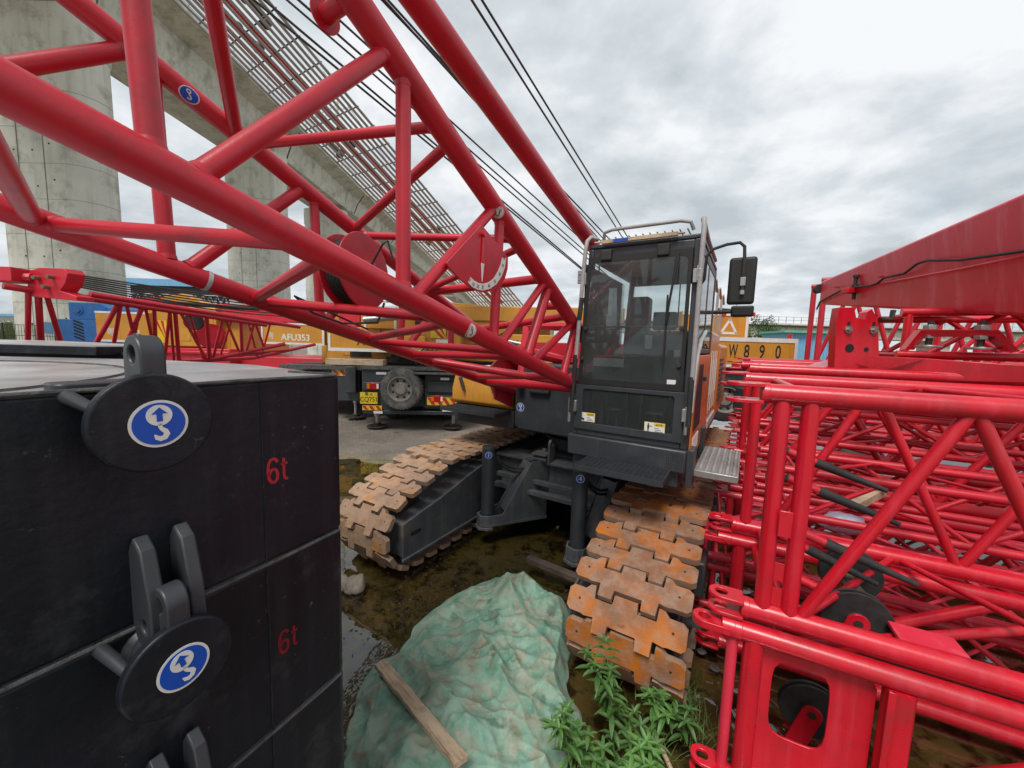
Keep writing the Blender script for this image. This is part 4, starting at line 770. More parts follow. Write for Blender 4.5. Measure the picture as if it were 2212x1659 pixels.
# second stack behind
FB = Frame((-2.9, 2.6, 0), SA)
for k in range(4):
    fr = Frame((-1.9, 2.02, k*H1+(G0 if k == 0 else 0)), 0); root = fr.empty('counterweight_slab', ['lowest slab of the stack behind', 'second lowest slab of the stack behind', 'second highest slab of the stack behind', 'grey topped counterweight slab behind the near stack, level with it'][k], 'counterweight', 'stacked counterweight slabs of the crane')
    P = roundpoly([Vector((0, 0)), Vector((-1.3, 1.5)), Vector((-3.1, 2.2)), Vector((-4.1, 1.5)), Vector((-3.3, .2)), Vector((-1.1, -.16))], [.05, .2, .3, .3, .3, .1]); h = H1-.01+(.012 if k == 3 else 0)-(G0 if k == 0 else 0)
    MB().prism([V3(p.x, p.y, 0) for p in P], (0, 0, h)).build('slab_body', 'black', root, bevel=.008)
    if k == 3:
        MB().prism([V3(-2+(p.x+2)*.99, .9+(p.y-.9)*.99, h) for p in P], (0, 0, .002)).build('top_plate', 'wetsheen', root)
        for (lx, ly) in ((-.9, .85), (-2.6, .3), (-3.2, 1.2)): mb = MB(); eyeplate(mb, (lx, ly, h+.06), ZA, XA, .045, .018, .06, .03); mb.build('lug', 'dgrey', root, bevel=.004)
bk = onz(209, 765, TOPZ); fb = Frame((bk.x, bk.y, TOPZ-.008), R(2))
e_ = fb.empty('steel_block', 'flat black steel block lying on the topmost near slab', 'steel block')
MB().box((-1.6, 0, 0), (.0, .30, .043)).build('block_body', 'black', e_, bevel=.003); MB().box((-1.59, .006, .043), (-.01, .29, .045)).build('block_top', 'wetsheen', e_)

# ------------------------------------------------------------------ lattice boom sections stacked on the right
SX = math.atan2(-.454, .891)
def eye(mb, c, d, rad, hole, length, thick): eyeplate(mb, c, d, V3(0, 1, 0) if abs(V3(d).z) > .5 or True else YA, rad, hole, length, thick)
def section(o, L, wd, hh, rc, rb, bay, label, mt='red2', plates=False, single=False, rot=SX, cl=True, seed=0, both=False, tilt=0):
    fr = Frame(o, rot); root = fr.empty('lattice_boom_section', label, 'boom section', 'red lattice boom sections stacked on the yard')
    rs = random.Random(seed)
    for (y, z) in ((0, 0), (wd, 0), (0, hh), (wd, hh)):
        ch_ = MB().cyl((0, y, z), (L, y, z), rc, n=24).build('chord', mt, root)
        if cl:
            mb = MB(); mb.cyl((-.035, y, z), (.0, y, z), rc*1.08, n=20)
            if single and z > 0: mb.cyl((-.09, y, z), (-.03, y, z), rc*1.1, n=20); eyeplate(mb, (-.17, y, z), -XA, YA, rc*1.2, rc*.6, .12, rc*.8, 24)
            else:
                for s_ in (-1, 1): eyeplate(mb, (-.125, y, z+s_*rc*.85), -XA, YA, rc*1.25, rc*.62, .10, rc*.38, 24)
            mb.build('clevis', mt, ch_, bevel=.003)
    def br(a, b_, r=rb): MB().cyl(a, b_, r, n=14).build('brace', mt, root)
    for y in (0, wd):
        br((.055, y, 0), (.055, y, hh), rb*1.5 if not plates else .036); x = .20; up = 0
        n = max(2, int((L-.3)/bay)); st_ = (L-.3)/n
        for i in range(n): br((x, y, 0 if i % 2 == 0 else hh), (x+st_, y, hh if i % 2 == 0 else 0), rb*1.15); x += st_
        br((L-.06, y, 0), (L-.06, y, hh), rb*1.3)
    for z in (0, hh):
        br((.15, 0, z), (.15, wd, z), rb); x = .2; n = max(2, int((L-.4)/(bay*1.3))); st_ = (L-.4)/n
        for i in range(n): br((x, 0 if i % 2 == 0 else wd, z), (x+st_, wd if i % 2 == 0 else 0, z), rb*.8); x += st_
    if plates:
        mb = MB(); mb.cyl((.165, 0, 0), (.165, 0, hh), .036, n=16); mb.build('end_post', mt, root)
        n = 20; 
        for (z0_, z1_, hz) in ((.05, .30, .16),):
            out_ = [V3(.09 + (.13 if (PI/4 < t <= PI*.75 or False) else 0), 0, 0) for t in (0,)]
            sq = []; hl = []
            for i in range(24):
                t = 2*PI*i/24; c_, s_ = math.cos(t), math.sin(t); k = 1/max(abs(c_), abs(s_)); sq.append(V3(.11+.05*c_*k, -.004, hz+.11*s_*k)); hl.append(V3(.11+.022*c_, -.004, hz+.022*s_))
            mb = MB(); mb.ring(sq, hl, (0, .008, 0)); mb.build('web_plate', mt, root)
        MB().box((.08, -.045, .42), (.135, -.037, .55)).build('tag_plate', mt, root, bevel=.004)
    return root
S0 = lambda s, t, z: V3(.891*s+.454*t, -.454*s+.891*t, z)
sA = section(S0(.27, 2.20, .905), 5.2, 1.05, 1.10, .047, .0225, .48, 'upper lattice section nearest the camera, its twin-eyed top corner beside the cab step', plates=True, seed=1)
sB = section(S0(.245, 2.16, -.02), 5.2, 1.05, .82, .047, .030, 1.1, 'lowest lattice section nearest the camera, with a red web plate and window at the end', seed=2, single=True)
# window plate in the lower section
mb = MB(); n = 32; sq = []; hl = []
for i in range(n):
    t = 2*PI*(i+.5)/n; c_, s_ = math.cos(t), math.sin(t); k = 1/max(abs(c_), abs(s_)); sq.append(V3(.29+.25*c_*k, .03, .37+.42*s_*k)); p = 5; q = (abs(c_)**p+abs(s_)**p)**(-1/p); hl.append(V3(.265+.115*c_*q, .03, .50+.20*s_*q))
mb.ring(sq, hl, (0, .012, 0)); mb.build('window_plate', 'red2', sB, bevel=.002)
MB().cyl((.60, .0, .04), (.60, .0, .78), .055, n=20).build('thick_post', 'red2', sB); MB().cyl((-.035, .0, -.1), (-.035, .0, .80), .026, n=16).build('corner_post', 'red3', sB)
MB().box((.55, -.05, .34), (.575, -.035, .78)).build('hook_bar', 'red2', sB, bevel=.003)
sC = section(S0(.38, 4.35, .98), 5.0, 1.05, 1.06, .045, .025, .55, 'upper lattice section of the second row, its eyes level with the near ones', seed=3)
sD = section(S0(.30, 4.3, .06), 5.0, 1.05, .80, .045, .025, .55, 'lower lattice section of the second row, dim red behind the near braces', seed=4, mt='red')
sE = section(S0(.55, 6.5, 1.0), 6.0, 1.05, 1.06, .045, .025, .6, 'upper lattice section of the third row in front of the dark truck wheels', seed=5, mt='red')
sF = section(S0(.50, 6.5, .06), 6.0, 1.05, .80, .045, .025, .6, 'lower lattice section of the third row, nearest the grey puddle edge', seed=6, mt='red')
for k, (t_, z_, L_, s0_) in enumerate(((3.48, .08, 4.6, .10), (3.5, .50, 4.6, .02), (5.55, .10, 4.6, .2))):
    section(S0(s0_, t_, z_), L_, .62, .34, .032, .016, .42, ['slender fly jib section lying between the near rows on the ground', 'slender fly jib section lying on another slender one', 'slender fly jib section between the second and third rows'][k], mt='red3' if k == 1 else 'red', seed=10+k)
for k, (t_, z_, L_, s0_, w_, h_, lb) in enumerate(((3.5, .98, 4.4, .5, .6, .34, 'slender fly jib section level with the middle of the near lattice'), (5.6, .58, 4.6, .5, .6, .34, 'slender fly jib section resting on another between the second and third rows'), (7.9, .06, 5.5, .6, 1.0, .85, 'lower lattice section of the fourth row, furthest back'), (7.9, 1.02, 5.5, .7, 1.0, 1.0, 'upper lattice section of the fourth row, furthest back'), (4.6, 1.35, 4.4, .9, .55, .3, 'slender jib section carried inside the upper second row section'))):
    section(S0(s0_, t_, z_), L_, w_, h_, .030 if w_ < .8 else .042, .015 if w_ < .8 else .024, .42 if w_ < .8 else .55, lb, mt='red2' if k % 2 else 'red', seed=40+k)
section(S0(2.9, 6.9, 2.12), 5.5, 1.0, .78, .04, .026, .48, 'lattice section lying on the third row, seen under the girder', seed=50, cl=False)
section(S0(4.2, 8.6, 2.12), 6.0, 1.0, 1.05, .042, .028, .5, 'tall lattice section on the fourth row, furthest back under the girder', seed=51, cl=False, mt='red')
sG = section(S0(1.6, 5.0, 2.22), 4.8, 1.0, .40, .038, .022, .5, 'flat lattice section on top of the second row under the big red girder', seed=20, cl=False)
pH = at(1758, 765, 8.0); sH = section((pH.x, pH.y, 1.95), 5.0, .9, 1.75, .045, .035, .5, 'tall lattice frame standing behind the girder end', seed=21, mt='red', cl=False)
# loose rubber sleeves / pins with dark grips in the near section
for k, (x, y, z, L_) in enumerate(((.30, .35, .28, .42), (.30, .55, .50, .40), (.32, .42, -.02, .42), (.32, .75, .62, .38), (.30, .6, .12, .36))):
    fr = Frame(S0(.27, 2.20, .905), SX); p = fr.M @ V3(x-.1, y, z+.05); q = fr.M @ V3(x+L_, y-.04, z-.10); d = q-p; e_ = bpy.data.objects.new('pendant_bar', None); COL.objects.link(e_); e_.location = p
    tag(e_, ['pendant bar with black sleeve, middle one behind the near posts', 'pendant bar with black sleeve, second highest behind the near posts', 'pendant bar with black sleeve, lowest behind the near posts', 'pendant bar with black sleeve, highest behind the near posts', 'pendant bar with black sleeve and bent wire hook on it'][k], 'pendant bar', 'pendant bars stowed inside the near section')
    MB().cyl((0, 0, 0), d*.3, .026, n=14).build('bar', 'red2', e_); MB().cyl(d*.3, d, .030, .013, n=14).build('sleeve', 'rubber', e_); MB().cyl(d*-.02, (0, 0, 0), .028, n=14).build('end_cap', 'rubber', e_)
# rope sheaves in the lower section
for k, (x, y, z) in enumerate(((.55, .40, .80), (.42, .45, .16), (.62, .80, .86))):
    fr = Frame(S0(.245, 2.16, 0), SX); e_ = bpy.data.objects.new('rope_sheave', None); COL.objects.link(e_); e_.matrix_world = fr.M @ Matrix.Translation((x, y, z))
    tag(e_, ['black sheave wheel under the pink plate inside the near sections', 'black sheave wheel seen through the window plate', 'black sheave wheel further back, half behind braces'][k], 'sheave', 'sheaves inside the near sections')
    MB().cyl((0, -.025, 0), (0, -.012, 0), .155, n=40).cyl((0, -.012, 0), (0, .012, 0), .13, n=40).cyl((0, .012, 0), (0, .025, 0), .155, n=40).cyl((0, -.03, 0), (0, .03, 0), .05, n=24).build('wheel', 'rubber', e_, bevel=.004)
    for s_ in (-1, 1): mb = MB(); eyeplate(mb, (0, s_*.04, .0), V3(.3, 0, 1), V3(1, 0, -.3), .05, .015, .22, .012); mb.build('side_plate', 'red2', e_, bevel=.002)
    MB().cyl((0, -.05, 0), (0, .05, 0), .02, n=12).build('axle', 'gunk', e_)
fr = Frame(S0(.245, 2.16, 0), SX); mb = MB(); mb.box((.66, .12, .84), (.90, .36, .86), None); o = mb.build('steel_plate', 'red3', bevel=.003); o.matrix_world = fr.M; tag(o, 'flat pink red steel plate lying behind the double chord', 'steel plate')
pts = [at(1812, 1218, 2.25), at(1845, 1275, 2.1), at(1880, 1325, 1.98), at(1925, 1400, 1.84)]
o = MB().tube(pts, .035, n=7, r_end=.06).build('wood_block', 'wooddark'); tag(o, 'charred split timber wedged between the near lattice sections', 'timber')
pts = [fr.M @ V3(*p) for p in ((1.0, 1.2, 1.05), (1.3, 1.25, 1.0))]
o = MB().box((0, 0, 0), (.42, .10, .07), Matrix.Translation(fr.M @ V3(.9, 1.75, .95)) @ Matrix.Rotation(.4, 4, 'Z') @ Matrix.Rotation(-.2, 4, 'Y')).build('wood_block', 'wood', bevel=.004); tag(o, 'pale broken board lying across the slender jib sections', 'timber')
# plastic bag
mb = MB(); c = fr.M @ V3(.75, 1.5, .93); rs = random.Random(3); rows = []
for i in range(9):
    for j in range(16): t = PI*i/8; p_ = 2*PI*j/16; n_ = V3(math.sin(t)*math.cos(p_)*.16, math.sin(t)*math.sin(p_)*.10, math.cos(t)*.075); n_ *= 1+.25*noise.noise(n_*14); rows.append(c+n_)
mb.add(rows, [(i*16+j, i*16+(j+1) % 16, (i+1)*16+(j+1) % 16, (i+1)*16+j) for i in range(8) for j in range(16)]); o = mb.build('plastic_bag', mk('lilac_plastic', (.45, .42, .62), (.55, .60, .66), rough=.25)); tag(o, 'crumpled lilac plastic bag on the slender jib sections', 'bag')

# big red box girder over the sections, its bracket and wire
g0 = [at(1773, 608, 6.2), at(1769, 658, 6.2)]; g1 = [at(2212, 415, 2.9), at(2212, 684, 2.9)]
ax_ = ((g1[0]+g1[1])/2 - (g0[0]+g0[1])/2); hd = V3(ax_.x, ax_.y, 0).normalized(); sd_ = V3(-hd.y, hd.x, 0)
if sd_.x < 0: sd_ = -sd_
e_ = bpy.data.objects.new('box_girder', None); COL.objects.link(e_); e_.location = g0[1]; tag(e_, 'huge glossy red tapering box girder reaching over the boom sections at the right', 'girder')
ext = 1.35; a0, a1 = g0[0]-e_.location, g0[1]-e_.location; b0 = a0+(g1[0]-g0[0])*ext; b1 = a1+(g1[1]-g0[1])*ext; wv = sd_*.55
mb = MB(); mb.add([a0, a1, a1+wv, a0+wv, b0, b1, b1+wv, b0+wv], [(0, 1, 2, 3), (4, 5, 6, 7), (0, 1, 5, 4), (1, 2, 6, 5), (2, 3, 7, 6), (3, 0, 4, 7)]); gb = mb.build('girder_body', 'red3', e_, bevel=.03, seg=4)
mb = MB(); 
mb.cyl(a0+(a1-a0)*.3, a0+(a1-a0)*.3-hd*.10-sd_*0+ZA*0, .07, n=16); mb.build('end_pin', 'rubber', e_)
for k, f in enumerate((.13, .37, .62)):
    q = a0.lerp(b0, f)+(a1.lerp(b1, f)-a0.lerp(b0, f))*.42 - sd_*.002; MB().box(q-V3(.06, .03, .004), q+V3(.06, .03, .004)).build('cable_tab', 'red2', e_)
o = at(1838, 625, 5.2)-e_.location
mb = MB(); mb.box(o-V3(.13, .12, .06), o+V3(.13, .0, .0)); mb.build('stop_bracket', 'red2', e_, bevel=.005); mb = MB(); mb.cyl(o+V3(-.02, -.08, .17), o+V3(-.02, -.08, -.14), .022, n=12).cyl(o+V3(-.02, -.08, .14), o+V3(-.02, -.08, .17), .035, n=6).cyl(o+V3(-.02, -.08, .02), o+V3(-.02, -.08, .05), .035, n=6).build('stop_bolt', 'gunk', e_)
wp = [at(x, y, D) for x, y, D in ((1768, 665, 5.9), (1775, 650, 5.6), (1795, 640, 5.2), (1845, 621, 4.85), (1865, 617, 4.75), (1900, 612, 4.5), (1915, 600, 4.42), (1960, 590, 4.15), (1988, 567, 3.98), (2028, 560, 3.75), (2080, 558, 3.5), (2140, 550, 3.15), (2212, 541, 2.8), (2300, 525, 2.5))]
wp = []; pn = (g0[1]-g0[0]).cross(g1[0]-g0[0]).normalized(); pn = pn if pn.dot(CAM-g0[0]) > 0 else -pn
for (x, y) in ((1768, 668), (1775, 652), (1795, 641), (1820, 628), (1845, 621), (1865, 619), (1885, 617), (1900, 612), (1915, 600), (1960, 590), (1988, 569), (2010, 562), (2028, 562), (2080, 561), (2140, 553), (2212, 543), (2300, 526)):
    d = ray(x, y); t = ((g0[0]-CAM).dot(pn))/d.dot(pn); wp.append(CAM+d*t+pn*.022)
o = MB().tube(wp, .012, n=8).build('black_rope', 'rubber'); tag(o, 'black rope draped along the side of the red box girder', 'rope')
def onface(x, y, lift=.004): d = ray(x, y); t = ((g0[0]-CAM).dot(pn))/d.dot(pn); return CAM+d*t+pn*lift
GE = bpy.data.objects['box_girder']; MB().tube([onface(x, y)-GE.location for x, y in ((1835, 626), (1950, 604), (2080, 580), (2212, 553), (2330, 530))], .011, n=8).build('weld_ridge', 'red3', GE)
# bracket plate on the near girder support
Dp = 4.6; n = 28
Dp = 3.44
def qp(x, y, D=Dp): return at(x, y, D)
root = bpy.data.objects.new('support_bracket', None); COL.objects.link(root); root.location = qp(1820, 790); RO = root.location; tag(root, 'red plate bracket with bolts and round holes carrying the box girder end', 'bracket')
pl = [(1812, 664), (1846, 664), (1850, 686), (1868, 690), (1872, 674), (1884, 667), (1897, 690), (1900, 792), (1802, 800), (1806, 700)]
mb = MB(); mb.prism([qp(x, y)-RO for x, y in pl], (0.02, .10, 0)); mb.build('plate', 'red2', root, bevel=.003)
mb = MB()
for (x, y, r) in ((1835, 752, .032), (1871, 755, .017)): c_ = qp(x, y)-RO; mb.cyl(c_+V3(0, -.001, 0), c_+V3(0, -.003, 0), r*1.2, n=24)
mb.build('hole', 'dark', root, smooth=False)
for (x, y) in ((1832, 712), (1886, 713)):
    c_ = qp(x, y)-RO; MB().box(c_+V3(-.013, -.002, 0), c_+V3(.013, -.001, .07)).build('slot', 'dark', root, smooth=False); MB().cyl(c_+V3(0, -.002, 0), c_+V3(0, -.012, 0), .034, n=20).cyl(c_+V3(0, -.012, 0), c_+V3(0, -.03, 0), .02, n=6).build('bolt', 'chrome', root)
MB().tube([qp(1900, 690)-RO, qp(1925, 690)-RO, qp(1930, 670)-RO], .02).build('side_pin', 'gunk', root)
# deck beam below the bracket
e_ = bpy.data.objects.new('support_beam', None); COL.objects.link(e_); e_.location = at(1990, 800, 3.0); RO = e_.location; tag(e_, 'wide red plate beam with bevelled end lying across the section tops', 'beam')
bp_ = [at(x, y, D)-RO for x, y, D in ((1740, 806, 3.55), (1800, 786, 3.52), (1865, 768, 3.5), (2000, 774, 3.2), (2230, 790, 2.75), (2230, 828, 2.75), (2000, 820, 3.15), (1880, 808, 3.5), (1800, 808, 3.52))]
mb = MB(); mb.prism(bp_, (.25, .5, 0)); mb.build('beam_body', 'red2', e_, bevel=.006)
e_ = bpy.data.objects.new('spreader_frame', None); COL.objects.link(e_); e_.location = at(2100, 730, 3.1); RO = e_.location; tag(e_, 'red bent frame with big brass coloured nuts under the girder', 'frame')
fp = [at(x, y, D)-RO for x, y, D in ((1955, 756, 3.5), (1990, 712, 3.4), (2160, 712, 3.0), (2205, 760, 2.9), (2185, 760, 2.93), (2150, 727, 3.02), (2000, 727, 3.4), (1975, 756, 3.5))]
mb = MB(); mb.prism(fp, (.04, .10, 0)); mb.build('frame_bar', 'red2', e_, bevel=.004)
for (x, D) in ((2017, 3.35), (2133, 3.05)):
    c_ = at(x, 700, D)+V3(.03, .05, 0)-RO; mb = MB(); mb.cyl(c_-ZA*.20, c_+ZA*.03, .022, n=14); mb.build('threaded_rod', 'gunk', e_); MB().cyl(c_-ZA*.045, c_-ZA*.005, .05, n=6).cyl(c_-ZA*.12, c_-ZA*.09, .045, n=6).cyl(c_-ZA*.20, c_-ZA*.18, .09, n=16).build('nut', 'chrome', e_, bevel=.003)
# vertical lattice post group beyond

# ------------------------------------------------------------------ tarpaulin mound, plank, stones, weeds
CRD = [(random.Random(77+k).uniform(0, PI), fr_, am_, random.Random(5+k).uniform(0, 9)) for k, (fr_, am_) in enumerate(((1.3, .075), (1.9, .055), (2.6, .045), (3.7, .030), (5.1, .022), (6.8, .014), (9.5, .010), (13., .007)))]
def crumple(q):
    h = 0
    for k, (a, fr_, am_, ph) in enumerate(CRD):
        w1 = noise.noise(V3(q.x*fr_*.7+ph, q.y*fr_*.7, ph)); w2 = .5+.9*noise.noise(V3(q.x*fr_*.6, q.y*fr_*.6+ph, 3+ph)); t = (q.x*math.cos(a)+q.y*math.sin(a))*fr_+ph+w1*.9; t -= math.floor(t); tri = 1-abs(t*2-1)
        h += am_*max(0, w2)*tri**1.9
    return h*1.45
def tarp():
    pts = [(1135, 1216, .32), (1200, 1252, .25), (1240, 1300, .18), (1232, 1400, .14), (1228, 1470, .10), (1262, 1520, .12), (1235, 1600, .12), (1190, 1700, .1), (1050, 1800, .1), (820, 1800, .0), (740, 1700, .0), (752, 1560, .0), (800, 1440, .01), (860, 1400, .03), (910, 1330, .04), (990, 1268, .08), (1070, 1222, .2)]
    W_ = [onz(x, y, z*.85+G0) for x, y, z in pts]; c = onz(1030, 1500, .14); n = len(W_); NR = 120; NA = 420
    def bp(a):
        f = a/NA*n; i = int(f) % n; t = f-int(f); p0, p1, p2, p3 = W_[i-1], W_[i], W_[(i+1) % n], W_[(i+2) % n]
        return .5*((2*p1)+(p2-p0)*t+(2*p0-5*p1+4*p2-p3)*t*t+(3*p1-p0-3*p2+p3)*t**3)
    rowsb = [bp(a) for a in range(NA)]; top = onz(1125, 1235, .2); vs = []; 
    for i in range(NR+1):
        f = (i/NR)
        for a in range(NA):
            b_ = rowsb[a]; p = c.lerp(b_, f); h = (b_.z-G0)*f**2 + (.13)*(1-f**1.5)
            dtop = (V3(p.x, p.y, 0)-V3(top.x, top.y, 0)).length; h += .09*math.exp(-(dtop/.26)**2)*(1-f**6)
            q = V3(p.x*1.0, p.y*1.0, 0); e_ = min(1, (1-f)*5+.15)
            fold = crumple(q)
            vs.append(V3(p.x + .02*noise.noise(q*9)*f, p.y + .02*noise.noise(q*9+V3(5, 5, 5))*f, G0 + max(h*e_+.0 + fold*e_ - .03, -.02) + (.015 if f < 1 else -.02)))
    fs = [(i*NA+a, i*NA+(a+1) % NA, (i+1)*NA+(a+1) % NA, (i+1)*NA+a) for i in range(NR) for a in range(NA)]
    m = bpy.data.materials.new('green_tarpaulin'); m.use_nodes = True; t = m.node_tree; nn = t.nodes.new; lk = t.links.new; B = t.nodes['Principled BSDF']; tcn = nn('ShaderNodeTexCoord')
    def noi(s, d=8, ro=.6, off=0, sc_=(1, 1, 1)): v = nn('ShaderNodeMapping'); v.inputs['Location'].default_value = (off, off, off); v.inputs['Scale'].default_value = sc_; lk(tcn.outputs['Object'], v.inputs[0]); x = nn('ShaderNodeTexNoise'); x.inputs['Scale'].default_value = s; x.inputs['Detail'].default_value = d; x.inputs['Roughness'].default_value = ro; lk(v.outputs[0], x.inputs['Vector']); return x.outputs[0]
    def mr(f, a, b_, d_=1): x = nn('ShaderNodeMapRange'); x.inputs[1].default_value = a; x.inputs[2].default_value = b_; x.inputs[4].default_value = d_; lk(f, x.inputs[0]); return x.outputs[0]
    def mix(f, a, b_):
        x = nn('ShaderNodeMix'); x.data_type = 'RGBA'; lk(f, x.inputs[0])
        for v, s_ in ((a, 6), (b_, 7)):
            if isinstance(v, tuple): x.inputs[s_].default_value = (*v, 1)
            else: lk(v, x.inputs[s_])
        return x.outputs[2]
    c1 = mix(mr(noi(6, 12, .68), .40, .60), (.115, .255, .18), (.25, .39, .30)); c1 = mix(mr(noi(9, 12, .75, 4), .48, .58, .9), c1, (.30, .31, .23)); c1 = mix(mr(noi(5, 8, .6, 9), .60, .66, .55), c1, (.015, .07, .045)); c1 = mix(mr(noi(7, 9, .7, 15), .54, .64, .65), c1, (.24, .17, .105))
    lk(c1, B.inputs['Base Color']); B.inputs['Roughness'].default_value = .62
    rg = nn('ShaderNodeTexNoise'); rg.noise_type = 'RIDGED_MULTIFRACTAL'; rg.inputs['Scale'].default_value = 4.2; rg.inputs['Detail'].default_value = 7; rg.inputs['Distortion'].default_value = .6; lk(tcn.outputs['Object'], rg.inputs['Vector'])
    bp_ = nn('ShaderNodeBump'); bp_.inputs['Strength'].default_value = .9; bp_.inputs['Distance'].default_value = .035; lk(rg.outputs[0], bp_.inputs['Height'])
    bq_ = nn('ShaderNodeBump'); bq_.inputs['Strength'].default_value = .5; bq_.inputs['Distance'].default_value = .006; lk(noi(60, 6, .7), bq_.inputs['Height']); lk(bp_.outputs[0], bq_.inputs['Normal']); lk(bq_.outputs[0], B.inputs['Normal'])
    mb = MB(); mb.add(vs, fs); o = mb.build('tarpaulin', m, smooth=True, recalc=False); o.data.polygons.foreach_set('use_smooth', [True]*len(o.data.polygons)); tag(o, 'crumpled faded green tarpaulin covering a low heap between the two tracks', 'tarpaulin'); return o
tp_ = tarp()
bpy.context.view_layer.update()
dg = bpy.context.evaluated_depsgraph_get()
def ontarp(x, y):
    hit, loc, *_ = sc.ray_cast(dg, CAM, ray(x, y).normalized()); return loc if hit else onz(x, y, G0)
# plank
p1_, p2_ = ontarp(826, 1432), ontarp(992, 1634); za, zb = max(p1_.z, G0+.02)+.04, p2_.z+.05
for _ in range(40):
    pa, pb = onz(820, 1428, za), onz(996, 1640, zb); bad = 0
    for i in range(9):
        q = pa.lerp(pb, i/8); h_, l_, *_r = sc.ray_cast(dg, V3(q.x, q.y, 1.0), V3(0, 0, -1)); bad = max(bad, (l_.z+.024-q.z) if h_ else 0)
    if bad <= 0: break
    za += .008; zb += .008; d = (pb-pa); L_ = d.length
X_ = d.normalized(); Y_ = ZA.cross(X_).normalized(); Z_ = X_.cross(Y_)
mb = MB(); rs = random.Random(5); n = 26; poly = []
for i in range(n+1): poly.append(V3(L_*i/n, .037+(rs.uniform(-.004, .002) if 0 < i < n else 0)-(.02 if i == 0 else 0), 0))
for i in range(n, -1, -1): poly.append(V3(L_*i/n+(rs.uniform(-.01, .01)), -.037+(rs.uniform(-.003, .004)), 0))
mb.prism(poly, (0, 0, -.030)); o = mb.build('plank', 'wood', bevel=.0015); o.matrix_world = Matrix.Translation(pa) @ Matrix((X_, Y_, Z_)).transposed().to_4x4(); tag(o, 'split weathered plank lying aslant on the green tarpaulin', 'plank')
pa, pb = onz(1140, 1212, G0+.08), onz(1262, 1262, G0+.08); o = MB().box((0, -.04, 0), ((pb-pa).length*1.4, .04, .06)).build('timber_beam', 'wooddark', bevel=.006); X_ = (pb-pa).normalized(); Y_ = ZA.cross(X_); o.matrix_world = Matrix.Translation(pa) @ Matrix((X_, Y_, ZA)).transposed().to_4x4(); tag(o, 'dark wet timber beam lying behind the tarpaulin tip', 'timber')
def rock(c, s, label, seed, mt='stone'):
    bm = bmesh.new(); bmesh.ops.create_icosphere(bm, subdivisions=4, radius=1)
    for v in bm.verts: n_ = v.co.normalized(); k = 1+.28*noise.noise(n_*1.3+V3(seed, 0, 0))+.08*noise.noise(n_*4+V3(seed, 3, 0)); v.co = V3(n_.x*s[0]*k, n_.y*s[1]*k, n_.z*s[2]*k)
    me = bpy.data.meshes.new('rock'); bm.to_mesh(me); bm.free(); me.materials.append(M[mt]); me.polygons.foreach_set('use_smooth', [True]*len(me.polygons)); o = bpy.data.objects.new('stone', me); COL.objects.link(o); o.location = c; tag(o, label, 'stone'); return o
rock(onz(768, 1262, G0+.03), (.09, .12, .07), 'pale rounded stone under the front of the left track', 3)
rock(onz(735, 1260, G0+.03), (.10, .10, .06), 'pale flat stone half hidden by the counterweight stack', 9)
for k, (x, y, l) in enumerate(((1515, 1408, 'small grey stone in the puddle right of the orange track'), (1545, 1445, 'second small grey stone in the puddle right of the orange track, nearer'), (1420, 1180, 'mud lump beside the orange track'))): rock(onz(x, y, G0), (.035, .03, .015), l, 20+k, 'weld')
o = MB().tube([onz(1425, 1610, G0+.12), onz(1440, 1640, G0+.10), onz(1462, 1690, G0+.08)], .012, n=8).build('stick', 'wood'); tag(o, 'short brown stick standing among the weeds at the bottom', 'stick')
# dead leaves in the water
mb = MB(); rs = random.Random(11)
for k in range(1500):
    if rs.random() < .7: x, y = rs.gauss(950, 70), rs.gauss(1235, 80)
    else: x, y = rs.gauss(830, 60), rs.gauss(1310, 60)
    if y < 1120: continue
    c = onz(x, y, G0); z = (G0+rs.uniform(.001, .006)) if rs.random() < .55 else max(gh(c.x, c.y), G0-.03)+rs.uniform(.002, .02); a = rs.uniform(0, 2*PI); l = rs.uniform(.006, .022); w_ = l*rs.uniform(.15, .5); X_ = V3(math.cos(a), math.sin(a), rs.uniform(-.4, .4)); Y_ = V3(-math.sin(a), math.cos(a), rs.uniform(-.4, .4)); c.z = z
    mb.add([c-X_*l, c+Y_*w_, c+X_*l, c-Y_*w_], [(0, 1, 2, 3)])
tag(mb.build('leaf_litter', 'leafdead', recalc=False, smooth=False), 'dark wet dead leaves and twigs between the left track and the tarpaulin', 'leaf litter', kind='stuff')
mb = MB(); rs = random.Random(21)
for k in range(1600):
    if k % 2: c = onz(rs.uniform(740, 1120), rs.uniform(880, 1010), -.05)
    else: c = onz(rs.gauss(1130, 90), rs.gauss(1200, 40), G0)
    c.z = gh(c.x, c.y); r = rs.uniform(.004, .016)*(1.4 if k % 2 else .8); o3 = [V3(rs.uniform(-1, 1), rs.uniform(-1, 1), rs.uniform(-.6, .6)).normalized()*r for _ in range(1)]
    a = rs.uniform(0, PI); X_ = V3(math.cos(a), math.sin(a), 0)*r; Y_ = V3(-math.sin(a), math.cos(a), 0)*r*rs.uniform(.5, 1); Z_ = ZA*r*rs.uniform(.4, .8)
    mb.add([c+X_, c+Y_, c-X_, c-Y_, c+Z_+X_*.2, c-Z_], [(0, 1, 4), (1, 2, 4), (2, 3, 4), (3, 0, 4), (1, 0, 5), (2, 1, 5), (3, 2, 5), (0, 3, 5)])
tag(mb.build('gravel', 'stone', recalc=False, smooth=False), 'loose gravel and small stones scattered over the yard surface', 'gravel', kind='stuff')
